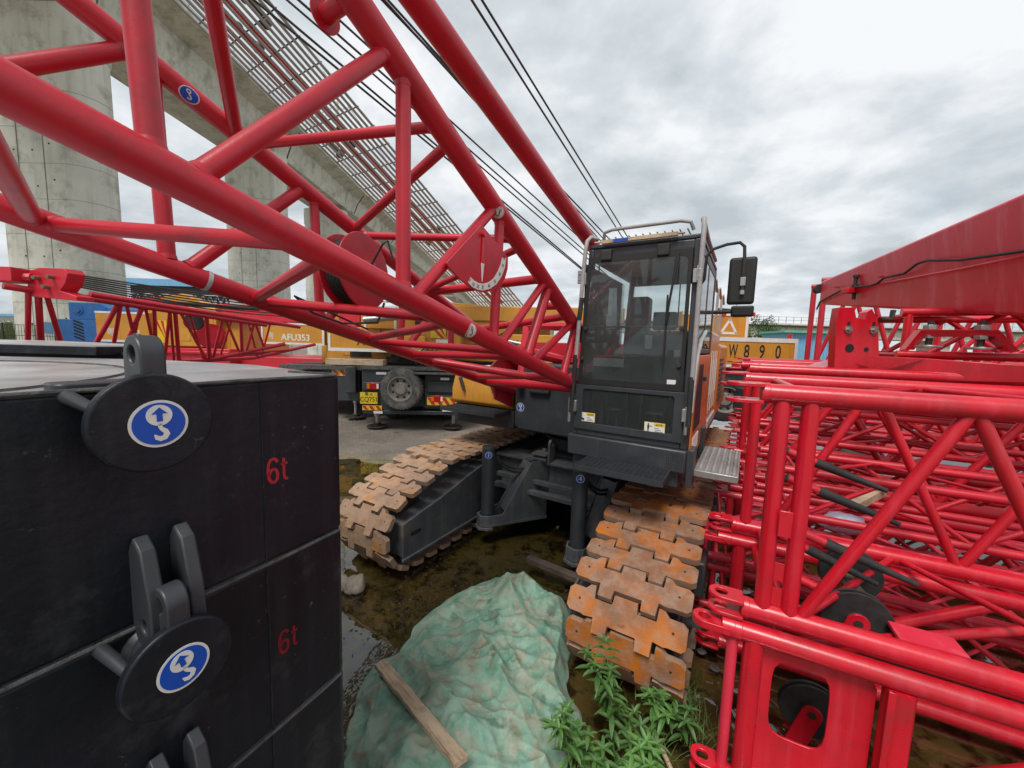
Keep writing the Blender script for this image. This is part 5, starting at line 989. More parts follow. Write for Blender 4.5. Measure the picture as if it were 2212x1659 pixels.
# weeds: upright stems with whorls of lance shaped leaves
def lance(mb, p, d, L_, w_, droop, rs):
    d = V3(d).normalized(); s_ = d.cross(ZA).normalized(); n = 6; pr = []
    for i in range(n+1):
        f = i/n; q = p + d*(L_*f) - ZA*(droop*L_*f*f); ww = w_*math.sin(PI*min(1, f*.92+.06))**.8*(1-f*.25)
        if i == n: ww = 0
        pr.append((q-s_*ww+ZA*ww*.35, q, q+s_*ww+ZA*ww*.35))
    vs = [v for t in pr for v in t]; fs = []
    for i in range(n): a = i*3; fs += [(a, a+1, a+4, a+3), (a+1, a+2, a+5, a+4)]
    mb.add(vs, fs)
def weed(base, h, lean, seed, label, nb=0, sz=1.):
    rs = random.Random(seed); e_ = bpy.data.objects.new('weed', None); COL.objects.link(e_); e_.location = base; tag(e_, label, 'weed', 'leafy weeds beside the orange track')
    st = MB(); lf = MB()
    def shoot(p0, dirv, h_, r):
        n = max(4, int(h_/.036)); p = V3(p0); d = V3(dirv).normalized(); pts = [p.copy()]
        for i in range(n):
            d = (d + V3(rs.uniform(-.09, .09), rs.uniform(-.09, .09), .06)).normalized(); p = p + d*(h_/n); pts.append(p.copy())
            f = (i+1)/n; a0 = rs.uniform(0, 2*PI)
            for k in range(2 if f < .9 else 6):
                a = a0 + PI*k + rs.uniform(-.3, .3) if f < .9 else a0+2*PI*k/6; el = rs.uniform(.05, .5) if f < .9 else rs.uniform(.25, .75)
                L_ = sz*(.048+.028*math.sin(PI*f))*rs.uniform(.8, 1.25); lance(lf, p, V3(math.cos(a)*math.cos(el), math.sin(a)*math.cos(el), math.sin(el)), L_*1.3, L_*.19, rs.uniform(.15, .7), rs)
        st.tube(pts, r, n=6, r_end=r*.4); return pts
    main = shoot((0, 0, 0), lean, h, .004)
    for b_ in range(nb): i = rs.randint(1, len(main)-3); a = rs.uniform(0, 2*PI); shoot(main[i], (math.cos(a), math.sin(a), .8), h*rs.uniform(.25, .5), .0028)
    st.build('stem', 'stem', e_); lf.build('leaves', 'leaf', e_, recalc=False, smooth=False)
WD = [(1330, 1652, .05, .46, (-.12, .10, 1), 5, 'tallest leafy weed, reaching in front of the rusty track plates'), (1415, 1600, .05, .30, (-.1, .1, 1), 3, 'bushy weed right of the tallest one'), (1240, 1690, .10, .30, (-.2, .2, 1), 3, 'leafy weed on the edge of the tarpaulin'), (1290, 1720, .12, .26, (0, 0, 1), 4, 'low leafy weed at the bottom edge, left of centre of the clump'),
      (1360, 1740, .12, .28, (.1, 0, 1), 4, 'low leafy weed at the bottom edge in the middle of the clump'), (1440, 1560, .03, .20, (.15, .1, 1), 2, 'small weed near the last track plate'), (1470, 1600, .02, .18, (.2, 0, 1), 2, 'small weed at the right end of the clump'), (1250, 1640, .10, .24, (-.3, .1, 1), 2, 'lone weed shoot over the tarpaulin'), (1320, 1560, .05, .20, (0, .2, 1), 3, 'weed behind the tallest one, against the track'), (1385, 1690, .08, .22, (0, 0, 1), 3, 'weed with spreading top leaves just left of the stick')]
for k, (x, y, z, h, l, nb, lab) in enumerate(WD): weed(onz(x, y, z+G0), h*1.08, l, 100+k, lab, nb)
def grasst(x, y, z, n, h, label, seed, spread=.05):
    rs = random.Random(seed); mb = MB(); c = onz(x, y, z+G0)
    for k in range(n):
        a = rs.uniform(0, 2*PI); p = c+V3(rs.gauss(0, spread), rs.gauss(0, spread), 0); d = V3(math.cos(a)*rs.uniform(.1, .8), math.sin(a)*rs.uniform(.1, .8), 1).normalized(); L_ = h*rs.uniform(.5, 1.2); s_ = d.cross(ZA).normalized()*.0022; vs = []
        for i in range(7): f = i/6; q = p+d*(L_*f)+V3(d.x, d.y, -.6)*(L_*.55*f*f); vs += [q-s_*(1-f*.9), q+s_*(1-f*.9)]
        mb.add(vs, [(2*i, 2*i+1, 2*i+3, 2*i+2) for i in range(6)])
    tag(mb.build('grass_tuft', 'grass', recalc=False, smooth=False), label, 'grass tuft', 'grass tufts at the foot of the weeds')
grasst(1380, 1560, .02, 60, .16, 'fine grass tuft between the weeds and the lowest track plates', 15, .09); grasst(1300, 1690, .08, 50, .12, 'sparse grass tuft at the bottom edge among the weeds', 16, .08); grasst(1475, 1520, 0, 130, .20, 'arching grass tuft between the track end and the red post', 5); grasst(1505, 1600, 0, 70, .22, 'thin grass tuft next to the corner post', 6); grasst(1420, 1640, .06, 60, .14, 'short grass tuft around the stick', 7)

# ------------------------------------------------------------------ viaduct overhead and its piers
VD = V3(.012, .99993, 0); VN = V3(VD.y, -VD.x, 0)          # along the bridge / to its right
def obround(c, half, r, z, n=20):
    pts = []
    for s_, t0 in ((1, -PI/2), (-1, PI/2)):
        for i in range(n+1): t = t0+PI*i/n; pts.append(V3(c.x, c.y, z)+VN*(s_*half+r*math.cos(t)*1.0)+VD*(r*math.sin(t)))
    return pts
def pier(xpx, D, top, half, r, label):
    c = at(xpx, 730, D); c.z = 0; e_ = bpy.data.objects.new('viaduct_pier', None); COL.objects.link(e_); e_.location = c; tag(e_, label, 'bridge pier', 'concrete piers of the viaduct')
    o = V3(0, 0, 0); mb = MB(); ls = [(0, 1.0), (top*.5, .985), (top*.9, .97), (top*.905, 1.0), (top, 1.0)]; rings = [obround(o, half*k, r*k, z) for z, k in ls]; n = len(rings[0]); vs = sum(rings, [])
    mb.add(vs, [(i*n+j, i*n+(j+1) % n, (i+1)*n+(j+1) % n, (i+1)*n+j) for i in range(len(ls)-1) for j in range(n)] + [tuple(range((len(ls)-1)*n, len(ls)*n))]); sh = mb.build('pier_shaft', 'conc', e_)
    # formwork joints as thin recess lines
    mb = MB()
    for k in range(1, int(top*.95/1.9)):
        z = k*1.9; f = 1-.03*z/(top*.9) if z < top*.9 else 1.0; a = obround(o, half*f+.005, r*f+.005, z); b_ = obround(o, half*f-.1, r*f-.1, z); mb.ring(a, b_, (0, 0, .022))
    for a_ in (-.55, .35):
        p = V3(0, 0, 0)+VN*(half*a_*1.0)-VD*(r+.004); mb.box(V3(p.x-.010, p.y-.004, .1), V3(p.x+.010, p.y+.02, top*.7))
    mb.build('formwork_joint', mk('joint_grey', (.25, .245, .21), rough=.9), sh)
    for k in range(1, int(top*.85/1.9)):
        for a_ in (-.7, -.05, .55): mb = MB(); p = VN*(half*a_+.15*(k % 2))-VD*(r*(1-.03*k*1.9/(top*.9))+.012)+ZA*(k*1.9+.7+.35*(a_ > 0)); mb.cyl(p, p+VD*.06, .05, n=10); mb.build('tie_hole', 'gunk', sh)
    for s_ in (-.55, .55): MB().box(V3(s_*half*1.2-.5, -.5, top), V3(s_*half*1.2+.5, .5, top+.6)).build('bearing_block', 'conc', e_)
pier(163, 23.5, 19.6, 1.60, 1.27, 'nearest and widest concrete viaduct pier at the left edge'); pier(566, 39, 19.6, 1.6, 1.27, 'second concrete viaduct pier, seen through the red boom'); pier(709, 54.5, 19.6, 1.6, 1.27, 'third, smallest concrete viaduct pier behind the boom braces')
e_ = bpy.data.objects.new('viaduct_deck', None); COL.objects.link(e_); c0 = at(172, 730, 23.5); c0.z = 0; e_.location = c0; tag(e_, 'long concrete box girder deck of the viaduct passing overhead', 'bridge deck')
def sect(s_): 
    pr = [(-2.5, 20.2), (2.5, 20.2), (3.0, 22.3), (4.6, 22.8), (4.6, 23.2), (-4.6, 23.2), (-4.6, 22.8), (-3.0, 22.3)]; return [VD*s_+VN*a+ZA*z for a, z in pr]
mb = MB(); ss = [-60] + [-15.5+i*15.5 for i in range(0, 24)]
for i in range(len(ss)-1):
    a, b_ = sect(ss[i]+.06), sect(ss[i+1]-.06); mb.add(a+b_, [tuple(range(8)), tuple(range(8, 16))] + [(j, (j+1) % 8, 8+(j+1) % 8, 8+j) for j in range(8)])
dk = mb.build('deck_girder', 'conc', e_, smooth=False)
mb = MB(); 
for s_ in range(-30, 330, 2): p = VD*s_+VN*4.5+ZA*23.2; mb.box(p-V3(.03, .03, 0), p+V3(.03, .03, 1.3))
for z in (.45, .85, 1.3): a, b_ = VD*-30+VN*4.5+ZA*(23.2+z), VD*330+VN*4.5+ZA*(23.2+z); mb.cyl(a, b_, .03, n=6)
mb.build('deck_railing', 'galvbar', e_, smooth=False)
mb = MB()
for s_ in (26, 52, 80, 108, 136, 190, 240): p = VD*s_+VN*4.0+ZA*23.2; mb.box(p-V3(.12, .12, 0), p+V3(.12, .12, 7.5)); mb.box(p+ZA*6.2-VN*3.0-V3(0, .04, .04), p+ZA*6.28+V3(.04, .04, .04)) if False else mb.cyl(p+ZA*6.2, p+ZA*5.6-VN*2.8, .05, n=6); mb.cyl(p+ZA*7.2, p+ZA*5.7-VN*2.8, .04, n=6); mb.cyl(p+ZA*6.6, p+ZA*6.9+VN*1.6, .05, n=6)
mb.build('catenary_mast', 'galvbar', e_, smooth=False)
mb = MB()
for z, a in ((5.6, 2.6), (6.9, 2.6), (7.0, -1.4)): mb.cyl(VD*20+VN*(4.0-a)+ZA*(23.2+z), VD*300+VN*(4.0-a)+ZA*(23.2+z), .025, n=5)
mb.build('overhead_wire', 'cable', e_, smooth=False)
mb = MB()
for s_ in (17, 33, 49): mb.tube([VD*s_+VN*2.6+ZA*20.3, VD*s_+VN*3.0+ZA*20.0, VD*s_+VN*3.5+ZA*21.3, VD*s_+VN*4.4+ZA*22.5], .06, n=6)
mb.build('drain_pipe', 'gunk', e_)

# ------------------------------------------------------------------ grey latticed walkway of the crane behind, with sheaves
LU = K.I.to_3x3().inverted()
pL = at(1051, 672, 13); dV = (K.M.to_3x3() @ V3(0, -1, .47)); dU = K.M.to_3x3() @ V3(1, 0, 0); dW = dU.cross(dV).normalized()
wd_ = 1.55
lw = bpy.data.objects.new('boom_walkway', None); COL.objects.link(lw); lw.location = pL; tag(lw, 'long inclined grid of grey bars and red tubes rising behind the boom', 'walkway')
mb = MB(); nb = 14
for i in range(nb):
    o = dU*(wd_*i/(nb-1)); a, b_ = o-dV*.0, o+dV*11.5; w2 = dU*.029; mb.add([a-w2, a+w2, b_+w2, b_-w2, a-w2+dW*.01, a+w2+dW*.01, b_+w2+dW*.01, b_-w2+dW*.01], [(0, 1, 2, 3), (7, 6, 5, 4), (0, 4, 5, 1), (1, 5, 6, 2), (2, 6, 7, 3), (3, 7, 4, 0)])
mb.build('grid_bar', 'galvbar', lw, smooth=False)
mb = MB()
for k in range(36): a = dV*(.15+.33*k); mb.cyl(a-dU*.02-dW*.015, a+dU*(wd_+.02)-dW*.015, .011, n=6)
mb.build('cross_rod', 'rubber', lw, smooth=False)
for off in (.42, .62, .80): MB().cyl(dU*off-dW*(.03+.06*(off > .7))+dV*.3, dU*off-dW*(.03+.06*(off > .7))+dV*11.5, .032, n=8).build('red_tube', 'red2', lw)
for (k, uu, sgn) in ((7.2, .55, 1), (7.35, 1.1, 1), (5.6, .7, 1), (5.5, .15, 1), (8.5, .9, 1), (8.75, .6, 1), (3.0, .2, 1), (3.1, .9, 1)):
    a = dV*k+dU*uu; mb = MB(); mb.cyl(a-dW*.05, a-dW*.16, .07, n=18); mb.cyl(a+dV*.28-dW*.06, a+dV*.28-dW*.14, .055, n=18); mb.cyl(a-dW*.1, a+dV*.28-dW*.1, .018, n=8); mb.cyl(a-dW*.15, a+dV*.28-dW*.13, .018, n=8); mb.build('rope_guide', 'gunk', lw)

# ------------------------------------------------------------------ trucks behind
def wheel(parent, c, ax_, R_, w_, name='wheel', mtt='tyre', tread=36):
    """ax_: outward axis (visible side)"""
    c, ax_ = V3(c), V3(ax_).normalized(); x, y, _ = basis(ax_); rr = [(0, R_*.60), (-.03*0, R_*.64), (.02, R_*.86), (0, R_*.95), (-.06, R_), (-w_+.06, R_), (-w_, R_*.95), (-w_-.02, R_*.84), (-w_, R_*.6)]; n = 48; mb = MB(); vs = []
    for z, r in rr:
        for i in range(n): t = 2*PI*i/n; vs.append(c+ax_*z+x*(r*math.cos(t))+y*(r*math.sin(t)))
    mb.add(vs, [(k*n+i, k*n+(i+1) % n, (k+1)*n+(i+1) % n, (k+1)*n+i) for k in range(len(rr)-1) for i in range(n)])
    for i in range(tread):
        t = 2*PI*i/tread; d = x*math.cos(t)+y*math.sin(t); tg = -x*math.sin(t)+y*math.cos(t)
        for s_ in (0, 1): q = c+d*(R_*1.0)-ax_*(.055+s_*(w_-.11)*1.0); l = R_*.05; mb.prism([q-tg*l-ax_*.05-d*.01, q+tg*l*.4-ax_*.05-d*.01, q+tg*l+ax_*.06-d*.035, q-tg*l*.4+ax_*.06-d*.035], d*.022)
    tb = mb.build('tyre', mtt, parent)
    mb = MB(); vs = []; rr = [(0.01, R_*.60), (.01, R_*.565), (-.06, R_*.53), (-.08, R_*.50), (-.075, R_*.33), (-.03, R_*.24), (-.03, .0001)]
    for z, r in rr:
        for i in range(n): t = 2*PI*i/n; vs.append(c+ax_*z+x*(r*math.cos(t))+y*(r*math.sin(t)))
    mb.add(vs, [(k*n+i, k*n+(i+1) % n, (k+1)*n+(i+1) % n, (k+1)*n+i) for k in range(len(rr)-1) for i in range(n)]);
    mb.mat(1)
    for i in range(8): t = 2*PI*(i+.5)/8; d = x*math.cos(t)+y*math.sin(t); mb.cyl(c-ax_*.073+d*R_*.415, c-ax_*.070+d*R_*.415, R_*.065, n=12)
    for i in range(10): t = 2*PI*i/10; d = x*math.cos(t)+y*math.sin(t); mb.cyl(c-ax_*.04+d*R_*.27, c-ax_*.018+d*R_*.27, R_*.02, n=8)
    return mb.build('rim', ['rim', 'dark'], parent)
FACE = V3(0, -1, 0)
def hazard(parent, x0, x1, z0_, z1_, y, n=4, sl=.6):
    mb = MB(); mb.mat(0); mb.box((x0, y, z0_), (x1, y-.006, z1_)); mb.mat(1); h = z1_-z0_
    st_ = (x1-x0)/n
    for k in range(n):
        a = x0+st_*k; mb.prism([V3(a, y-.007, z1_-.01), V3(a+st_*.5, y-.007, z1_-.01), V3(min(x1, a+st_*.5+h*sl), y-.007, z0_+.01), V3(min(x1, a+h*sl), y-.007, z0_+.01)], (0, -.002, 0))
    return mb.build('hazard_stripes', ['ybright', 'signred'], parent, smooth=False)
def stand(parent, x, y, zt, r=.055):
    mb = MB(); mb.cyl((x, y, .06), (x, y, zt), r*.8, n=16); mb.cyl((x, y, zt-.25), (x, y, zt+.2), r*1.4, n=16); mb.build('outrigger_leg', 'chrome', parent); mb = MB(); mb.cyl((x, y, .02), (x, y, .05), .26, n=28); mb.cyl((x, y, .05), (x, y, .12), .10, n=16); mb.build('outrigger_foot', 'gunk', parent, bevel=.006)
# black truck crane chassis with the spare wheel
T1 = Frame((-3.75, 9.55, -.03), R(4)); t1 = T1.empty('truck_crane', 'black chassis truck crane with a muddy spare wheel on its tail and yellow superstructure', 'truck crane', 'parked truck cranes')
mb = MB(); mb.box((0, .0, .45), (.95, .30, 1.55)); mb.box((1.55, .0, .55), (2.45, .30, 1.42)); mb.box((.05, .3, .55), (2.4, 9.0, 1.3)); mb.box((.02, -.04, .40), (2.42, .0, .50)); mb.box((.95, .10, .6), (1.55, .3, 1.3)); mb.box((1.62, -.06, .98), (2.4, -.0, 1.26)); mb.box((1.60, -.05, .60), (2.45, -.0, .90)); mb.box((.03, -.05, 1.0), (.70, 0, 1.20)); mb.build('chassis', 'dgrey', t1, bevel=.015)
mb = MB(); mb.box((-.02, -.06, 1.52), (2.5, 8.5, 1.60)); mb.box((1.3, -.25, 1.44), (2.6, .4, 1.49)); mb.build('deck_plate', 'weld', t1, bevel=.006)
for x, w2 in ((.35, .25),): MB().box((x, -.012, 1.40), (x+w2, -.002, 1.46)).build('reflector', 'signwhite', t1, smooth=False)
for x, z, w2 in ((1.95, 1.30, .22), (2.0, .50, .26), (.3, .42, .22)): MB().box((x, -.075, z), (x+w2, -.062, z+.06)).build('reflector', 'signwhite', t1, smooth=False)
for x, z in ((.14, 1.05), (1.72, .76)):
    l = MB().box((x, -.085, z-.02), (x+.30, -.055, z+.14)).build('tail_light', 'lens', t1, bevel=.006); MB().box((x, -.092, z), (x+.07, -.086, z+.12)).build('indicator_lens', 'amber', l); MB().box((x+.24, -.092, z), (x+.29, -.086, z+.12)).build('reversing_lens', 'signwhite', l)
hazard(t1, 0.02, .50, .50, .62, -.06, 3); hazard(t1, 1.62, 2.36, .66, .86, -.07, 4)
np_ = MB().box((-.03, -.075, .66), (.40, -.065, .95)).build('number_plate', 'ybright', t1, bevel=.004); text('粤 A', .10, 'ink', (.18, -.077, .90), XA, ZA, np_, depth=.001); text('CQ751', .17, 'ink', (.19, -.077, .77), XA, ZA, np_, depth=.001, sx=.85)
wheel(t1, (.98, -.22, 1.06), (-.12, -1, 0), .52, .30)
stand(t1, .30, .25, .55); stand(t1, 2.25, .3, .6); 
for x in (.1, 2.05):
    for y in (1.6, 3.0): wheel(t1, (x+.15, y, .5), (-1, 0, 0) if x < 1 else (1, 0, 0), .5, .28, tread=24)
for y in (1.5,): wheel(t1, (2.35, y, .5), (.25, -1, 0), .5, .3, tread=24)
up_ = MB(); up_.box((-.2, .6, 2.0), (2.4, 3.2, 3.0)); up_.build('superstructure', 'yellow', t1, bevel=.03)
cw = MB().box((-.9, .25, 1.95), (1.5, .75, 2.38)).build('counterweight_plate', 'yellow', t1, bevel=.01); text('A C', .30, 'ink', (.05, .246, 2.20), XA, ZA, cw, depth=.002)
mb = MB(); mb.box((-.9, .235, 1.95), (1.5, .244, 2.03)); mb.box((-.9, .235, 2.03), (-.84, .244, 2.38)); mb.build('white_border', 'white', cw, smooth=False)
mb = MB(); mb.cyl((.9, 1.8, 1.62), (.9, 1.8, 1.78), .75, n=56); mb.cyl((.9, 1.8, 1.78), (.9, 1.8, 1.98), .60, n=40); mb.build('turntable', 'gunk', t1)
pv = MB().box((-.05, .4, 2.55), (.75, .6, 3.12)).build('equipment_box', 'yellow', t1, bevel=.01); mb = MB(); mb.box((-.06, .38, 2.55), (-.0, .398, 3.12)); mb.box((.70, .38, 2.55), (.76, .398, 3.12)); mb.box((-.0, .38, 3.05), (.70, .398, 3.12)); mb.build('white_border', 'white', pv, smooth=False)
hazard(t1, 1.6, 2.0, 2.35, 2.65, .58, 2, .9)
MB().prism([V3(-.9, 1.0, 2.4), V3(-.9, 4.0, 2.4), V3(-.9, 4.0, 3.3), V3(-.9, 2.0, 3.3)], (.6, 0, 0)).build('side_cheek', 'yellow', t1, bevel=.02)
mb = MB(); mb.box((-1.0, 1.2, 2.6), (-.4, 9, 3.2)); mb.build('telescopic_boom', 'red2', t1, bevel=.03)
o = MB().box((-.9, .05, 1.61), (.5, .45, 1.76), Matrix.Translation(T1.o) @ Matrix.Rotation(R(4), 4, 'Z')).build('timber_stack', 'wood', bevel=.006); tag(o, 'stacked worn timbers lying on the black truck deck', 'timber')
# second truck to the left with the AFU353 board
T2 = Frame((-7.0, 10.9, -.03), R(4)); t2 = T2.empty('truck_crane', 'truck crane with a yellow tail board stencilled AFU353', 'truck crane', 'parked truck cranes')
mb = MB(); mb.box((.2, .2, .6), (2.7, 9, 1.3)); mb.box((1.85, -.2, .5), (2.65, .3, 1.5)); mb.box((2.3, -.35, .75), (2.6, -.2, 1.5)); mb.build('chassis', 'dgrey', t2, bevel=.02)
mb = MB(); mb.box((.5, -.3, 1.40), (2.9, 1.4, 1.5)); mb.build('deck_plate', 'weld', t2)
for x in (.55, 1.9): wheel(t2, (x, .1, 1.15 if x > 1 else .75), (-.1, -1, .1), .5, .3, tread=30)
hazard(t2, 1.9, 2.5, 1.22, 1.40, -.22, 3); stand(t2, 2.5, -.1, .7)
bd_ = MB().box((-.1, .0, 2.06), (1.62, .25, 2.66)).build('tail_board', 'yellow', t2, bevel=.01); text('AFU353', .25, 'white', (.83, -.003, 2.25), XA, ZA, bd_, depth=.002, sx=.95, bold=.006); text('粤', .22, 'white', (.17, -.003, 2.27), XA, ZA, bd_, depth=.002, sx=.7)
mb = MB(); mb.box((-.1, -.012, 2.06), (1.62, -.002, 2.11)); mb.box((-.1, -.012, 2.61), (1.62, -.002, 2.66)); mb.box((1.56, -.012, 2.11), (1.62, -.002, 2.61)); mb.box((-.1, -.012, 2.11), (-.06, -.002, 2.61)); mb.build('white_border', 'white', bd_, smooth=False)
mb = MB(); mb.box((1.62, .1, 1.6), (3.9, 3.0, 2.75)); mb.box((1.2, .8, 1.5), (3.2, 3.0, 2.06)); mb.build('superstructure', 'yellow', t2, bevel=.03)
hazard(t2, 1.66, 1.98, 2.12, 2.56, .09, 2, .7)
mb = MB(); mb.prism([V3(.3, 2.0, 2.7), V3(1.6, 2.0, 3.15), V3(4.4, 2.0, 3.2), V3(5.2, 2.0, 2.4), V3(.3, 2.0, 2.4)], (0, .5, 0)); mb.build('boom_cheek', 'yellow', t2, bevel=.02)
mb = MB(); mb.tube([(1.2, 1.6, 2.8), (1.25, 1.6, 3.35), (1.9, 1.6, 3.4), (2.1, 1.6, 3.2)], .02); mb.tube([(2.6, 1.6, 3.0), (2.6, 1.6, 3.5), (3.4, 1.6, 3.5), (3.4, 1.6, 3.0)], .02); mb.build('hand_rail', 'gunk', t2)
mb = MB(); mb.box((0.0, .8, 2.95), (.75, 1.0, 3.1)); mb.build('marker_strip', 'signwhite', t2, smooth=False); mb = MB()
for k in range(3): mb.box((.1+.22*k, .79, 2.95), (.2+.22*k, .799, 3.1))
mb.build('red_marker', 'signred', t2, smooth=False)
# red telescopic boom truck further left
T3 = Frame(at(420, 735, 14), R(-3)); T3 = Frame((T3.o.x, T3.o.y, 0), R(-3)); t3 = T3.empty('truck_crane', 'yellow truck crane with a long bright red telescopic boom, behind the lattice jib', 'truck crane', 'parked truck cranes')
mb = MB(); mb.box((-1.0, 0, 2.75), (4.2, .6, 3.35)); mb.build('telescopic_boom', 'red2', t3, bevel=.03); mb = MB(); mb.box((-1.8, .2, 1.6), (1.6, 3, 2.75)); mb.prism([V3(-2.2, .1, 2.2), V3(.2, .1, 2.3), V3(.9, .1, 3.2), V3(-.5, .1, 3.7), V3(-2.2, .1, 3.4)], (0, .4, 0)); mb.build('superstructure', 'yellow', t3, bevel=.03)
mb = MB(); mb.box((-5, .3, .8), (5, 3.2, 1.5)); mb.build('chassis', 'red', t3, bevel=.02); hazard(t3, -2.15, -1.7, 2.25, 3.0, .08, 2, .8)
for x in (-3.5, -2.0, 2.2, 3.6): wheel(t3, (x, .3, .55), (0, -1, 0), .55, .3, tread=24)
T4 = Frame((at(270, 735, 13.5).x, 13.5, 0), R(2)); t4 = T4.empty('truck_crane', 'truck crane with a worn yellow rear box marked 29', 'truck crane', 'parked truck cranes')
bx4 = MB().box((-.95, 0, 1.9), (.85, 1.5, 2.95)).build('rear_box', 'yellow', t4, bevel=.02); text('29', .36, 'white', (.35, -.003, 2.2), XA, ZA, bx4, depth=.002); text('粤', .3, 'white', (-.45, -.003, 2.22), XA, ZA, bx4, depth=.002)
MB().box((-.95, -.01, 1.9), (.85, -.002, 1.97)).build('white_border', 'white', bx4, smooth=False); MB().box((-.95, -.01, 2.88), (.85, -.002, 2.95)).build('white_border', 'white', bx4, smooth=False); mb = MB(); mb.box((.85, .2, 1.8), (3.0, 2.5, 3.2)); mb.build('superstructure', 'yellow', t4, bevel=.03); hazard(t4, .9, 1.3, 1.9, 2.7, .18, 2, .8)
mb = MB(); mb.box((-2.2, .1, 1.1), (3.5, 3, 1.75)); mb.box((-2.2, 0.02, 1.55), (3.5, .1, 1.65)); mb.build('chassis', 'red', t4, bevel=.02)
for x in (-1.5, .5, 2.2): wheel(t4, (x, .1, .55), (0, -1, 0), .55, .3, tread=24)
T5 = Frame((at(175, 735, 17).x, 17, 0), R(5)); t5 = T5.empty('blue_machine', 'sky blue drilling machine with striped flank and round bosses', 'machine')
mb = MB(); mb.box((-1.0, 0, 1.5), (1.2, 2.2, 2.75)); mb.build('lower_body', 'blue', t5, bevel=.03); mb = MB(); mb.prism([V3(-.5, .1, 2.75), V3(1.3, .1, 2.75), V3(1.15, .1, 3.3), V3(.8, .1, 3.5), V3(-.5, .1, 3.5)], (0, 1.8, 0)); ub = mb.build('upper_body', 'blue', t5, bevel=.03)
for x in (-.1, .85): MB().cyl((x, .06, 3.15), (x, .1, 3.15), .20, n=24).cyl((x, 0, 3.15), (x, .06, 3.15), .12, n=20).build('boss', 'blue', ub)
mb = MB()
for k in range(6): z = 1.85+.14*k; mb.prism([V3(-.25, -.004, z+.12), V3(-.25, -.004, z+.20), V3(.15, -.004, z+.04), V3(.15, -.004, z-.04)], (0, -.002, 0))
mb.build('black_stripes', 'ink', t5, smooth=False); MB().box((-1.5, .3, .6), (1.6, 2.4, 1.5)).build('under_frame', 'dgrey', t5); MB().box((-1.6, .1, 2.1), (-1.0, 1.5, 2.6)).build('yellow_box', 'cyan', t5, bevel=.02)
# yellow crane right behind the boom foot
T8 = Frame((at(1010, 740, 11.5).x, 11.5, -.03), R(-8)); t8 = T8.empty('truck_crane', 'yellow truck crane half hidden behind the boom foot, with striped corner plate', 'truck crane', 'parked truck cranes')
mb = MB(); mb.box((-1.6, .2, 1.7), (2.6, 3, 2.55)); mb.box((-.9, .6, 2.55), (2.4, 2.6, 3.0)); mb.build('superstructure', 'yellow', t8, bevel=.03); mb = MB(); mb.prism([V3(-2.0, .1, 2.2), V3(.4, .1, 2.2), V3(1.6, .1, 2.9), V3(1.2, .1, 3.3), V3(-1.2, .1, 3.5), V3(-2.0, .1, 3.2)], (0, .3, 0)); mb.build('boom_cheek', 'yellow', t8, bevel=.02)
hazard(t8, -1.2, -.6, 1.9, 2.35, .18, 3, .8); mb = MB(); mb.box((-.5, .05, 2.9), (4.5, .6, 3.35)); mb.build('telescopic_boom', 'yellow', t8, bevel=.03); mb = MB(); mb.box((-2.5, .2, .6), (3.5, 8, 1.6)); mb.build('chassis', 'dgrey', t8, bevel=.02)
for x in (-1.9, -.6, 1.0, 2.3): wheel(t8, (x, .2, .55), (0, -1, 0), .52, .3, tread=24)
mb = MB(); mb.tube([(-1.8, .3, 3.3), (-1.8, .3, 3.95), (-.6, .3, 3.95), (-.4, .3, 3.5)], .02); mb.tube([(-1.8, .3, 3.65), (-.5, .3, 3.65)], .015); mb.build('hand_rail', 'rail', t8); mb = MB(); mb.cyl((-.2, .1, 2.6), (1.9, .1, 2.2), .07, n=14); mb.build('hydraulic_strut', 'chrome', t8)
# dark gear under the yellow superstructures of the first two trucks
for k in range(5): MB().cyl((2.6+.25*k, .25, 1.55), (2.75+.25*k, .25, 2.0), .03, n=8).build('hydraulic_hose', 'rubber', t2)
mb = MB(); mb.cyl((2.6, 1.6, 1.5), (2.6, 1.6, 1.62), .7, n=40); mb.build('turntable', 'gunk', t2); MB().cyl((.0, .2, 2.75), (2.2, .2, 3.0), .08, n=14).build('luffing_cylinder', 'chrome', t1); MB().box((1.75, .55, 2.2), (2.2, .59, 2.32)).build('reflector', 'signwhite', t1)
for x in (.3, 1.2, 2.0): MB().box((x, .585, 2.42), (x+.02, .6, 2.98)).build('panel_gap', 'gunk', t1)
MB().box((1.2, .55, 2.65), (1.6, .59, 2.9)).build('air_vent', 'gunk', t1); MB().box((2.3, .08, 1.75), (2.9, .1, 2.0)).build('air_vent', 'gunk', t2)
def panels(parent, lst, y):
    for (x0, z0_, x1, z1_) in lst:
        fr_ = MB(); fr_.mat(0); fr_.box((x0, y-.012, z0_), (x1, y, z1_)); fr_.mat(1)
        for xx in (x0+.03, x1-.03):
            for zz in (z0_+.03, z1_-.03): fr_.cyl((xx, y-.012, zz), (xx, y-.018, zz), .012, n=8)
        fr_.build('access_panel', ['yellow', 'gunk'], parent, bevel=.004)
panels(t8, [(-1.5, 1.8, -1.25, 2.4), (.0, 1.8, .7, 2.4), (.8, 1.8, 1.5, 2.4), (1.6, 1.8, 2.4, 2.4)], .2); panels(t1, [(.95, 2.42, 1.5, 2.58), (-.15, 2.45, .0, 2.95), (2.1, 2.1, 2.38, 2.9)], .6); panels(t2, [(2.1, 1.8, 2.7, 2.6), (2.8, 1.8, 3.3, 2.6)], .1); panels(t3, [(-1.7, 1.7, -.9, 2.1), (.3, 1.7, 1.2, 2.3)], .2); panels(t4, [(1.4, 2.0, 2.1, 2.9), (2.2, 2.0, 2.9, 2.9)], .2)
MB().cyl((-1.4, .1, 2.45), (.9, .1, 2.95), .06, n=12).build('hydraulic_strut', 'chrome', t3)
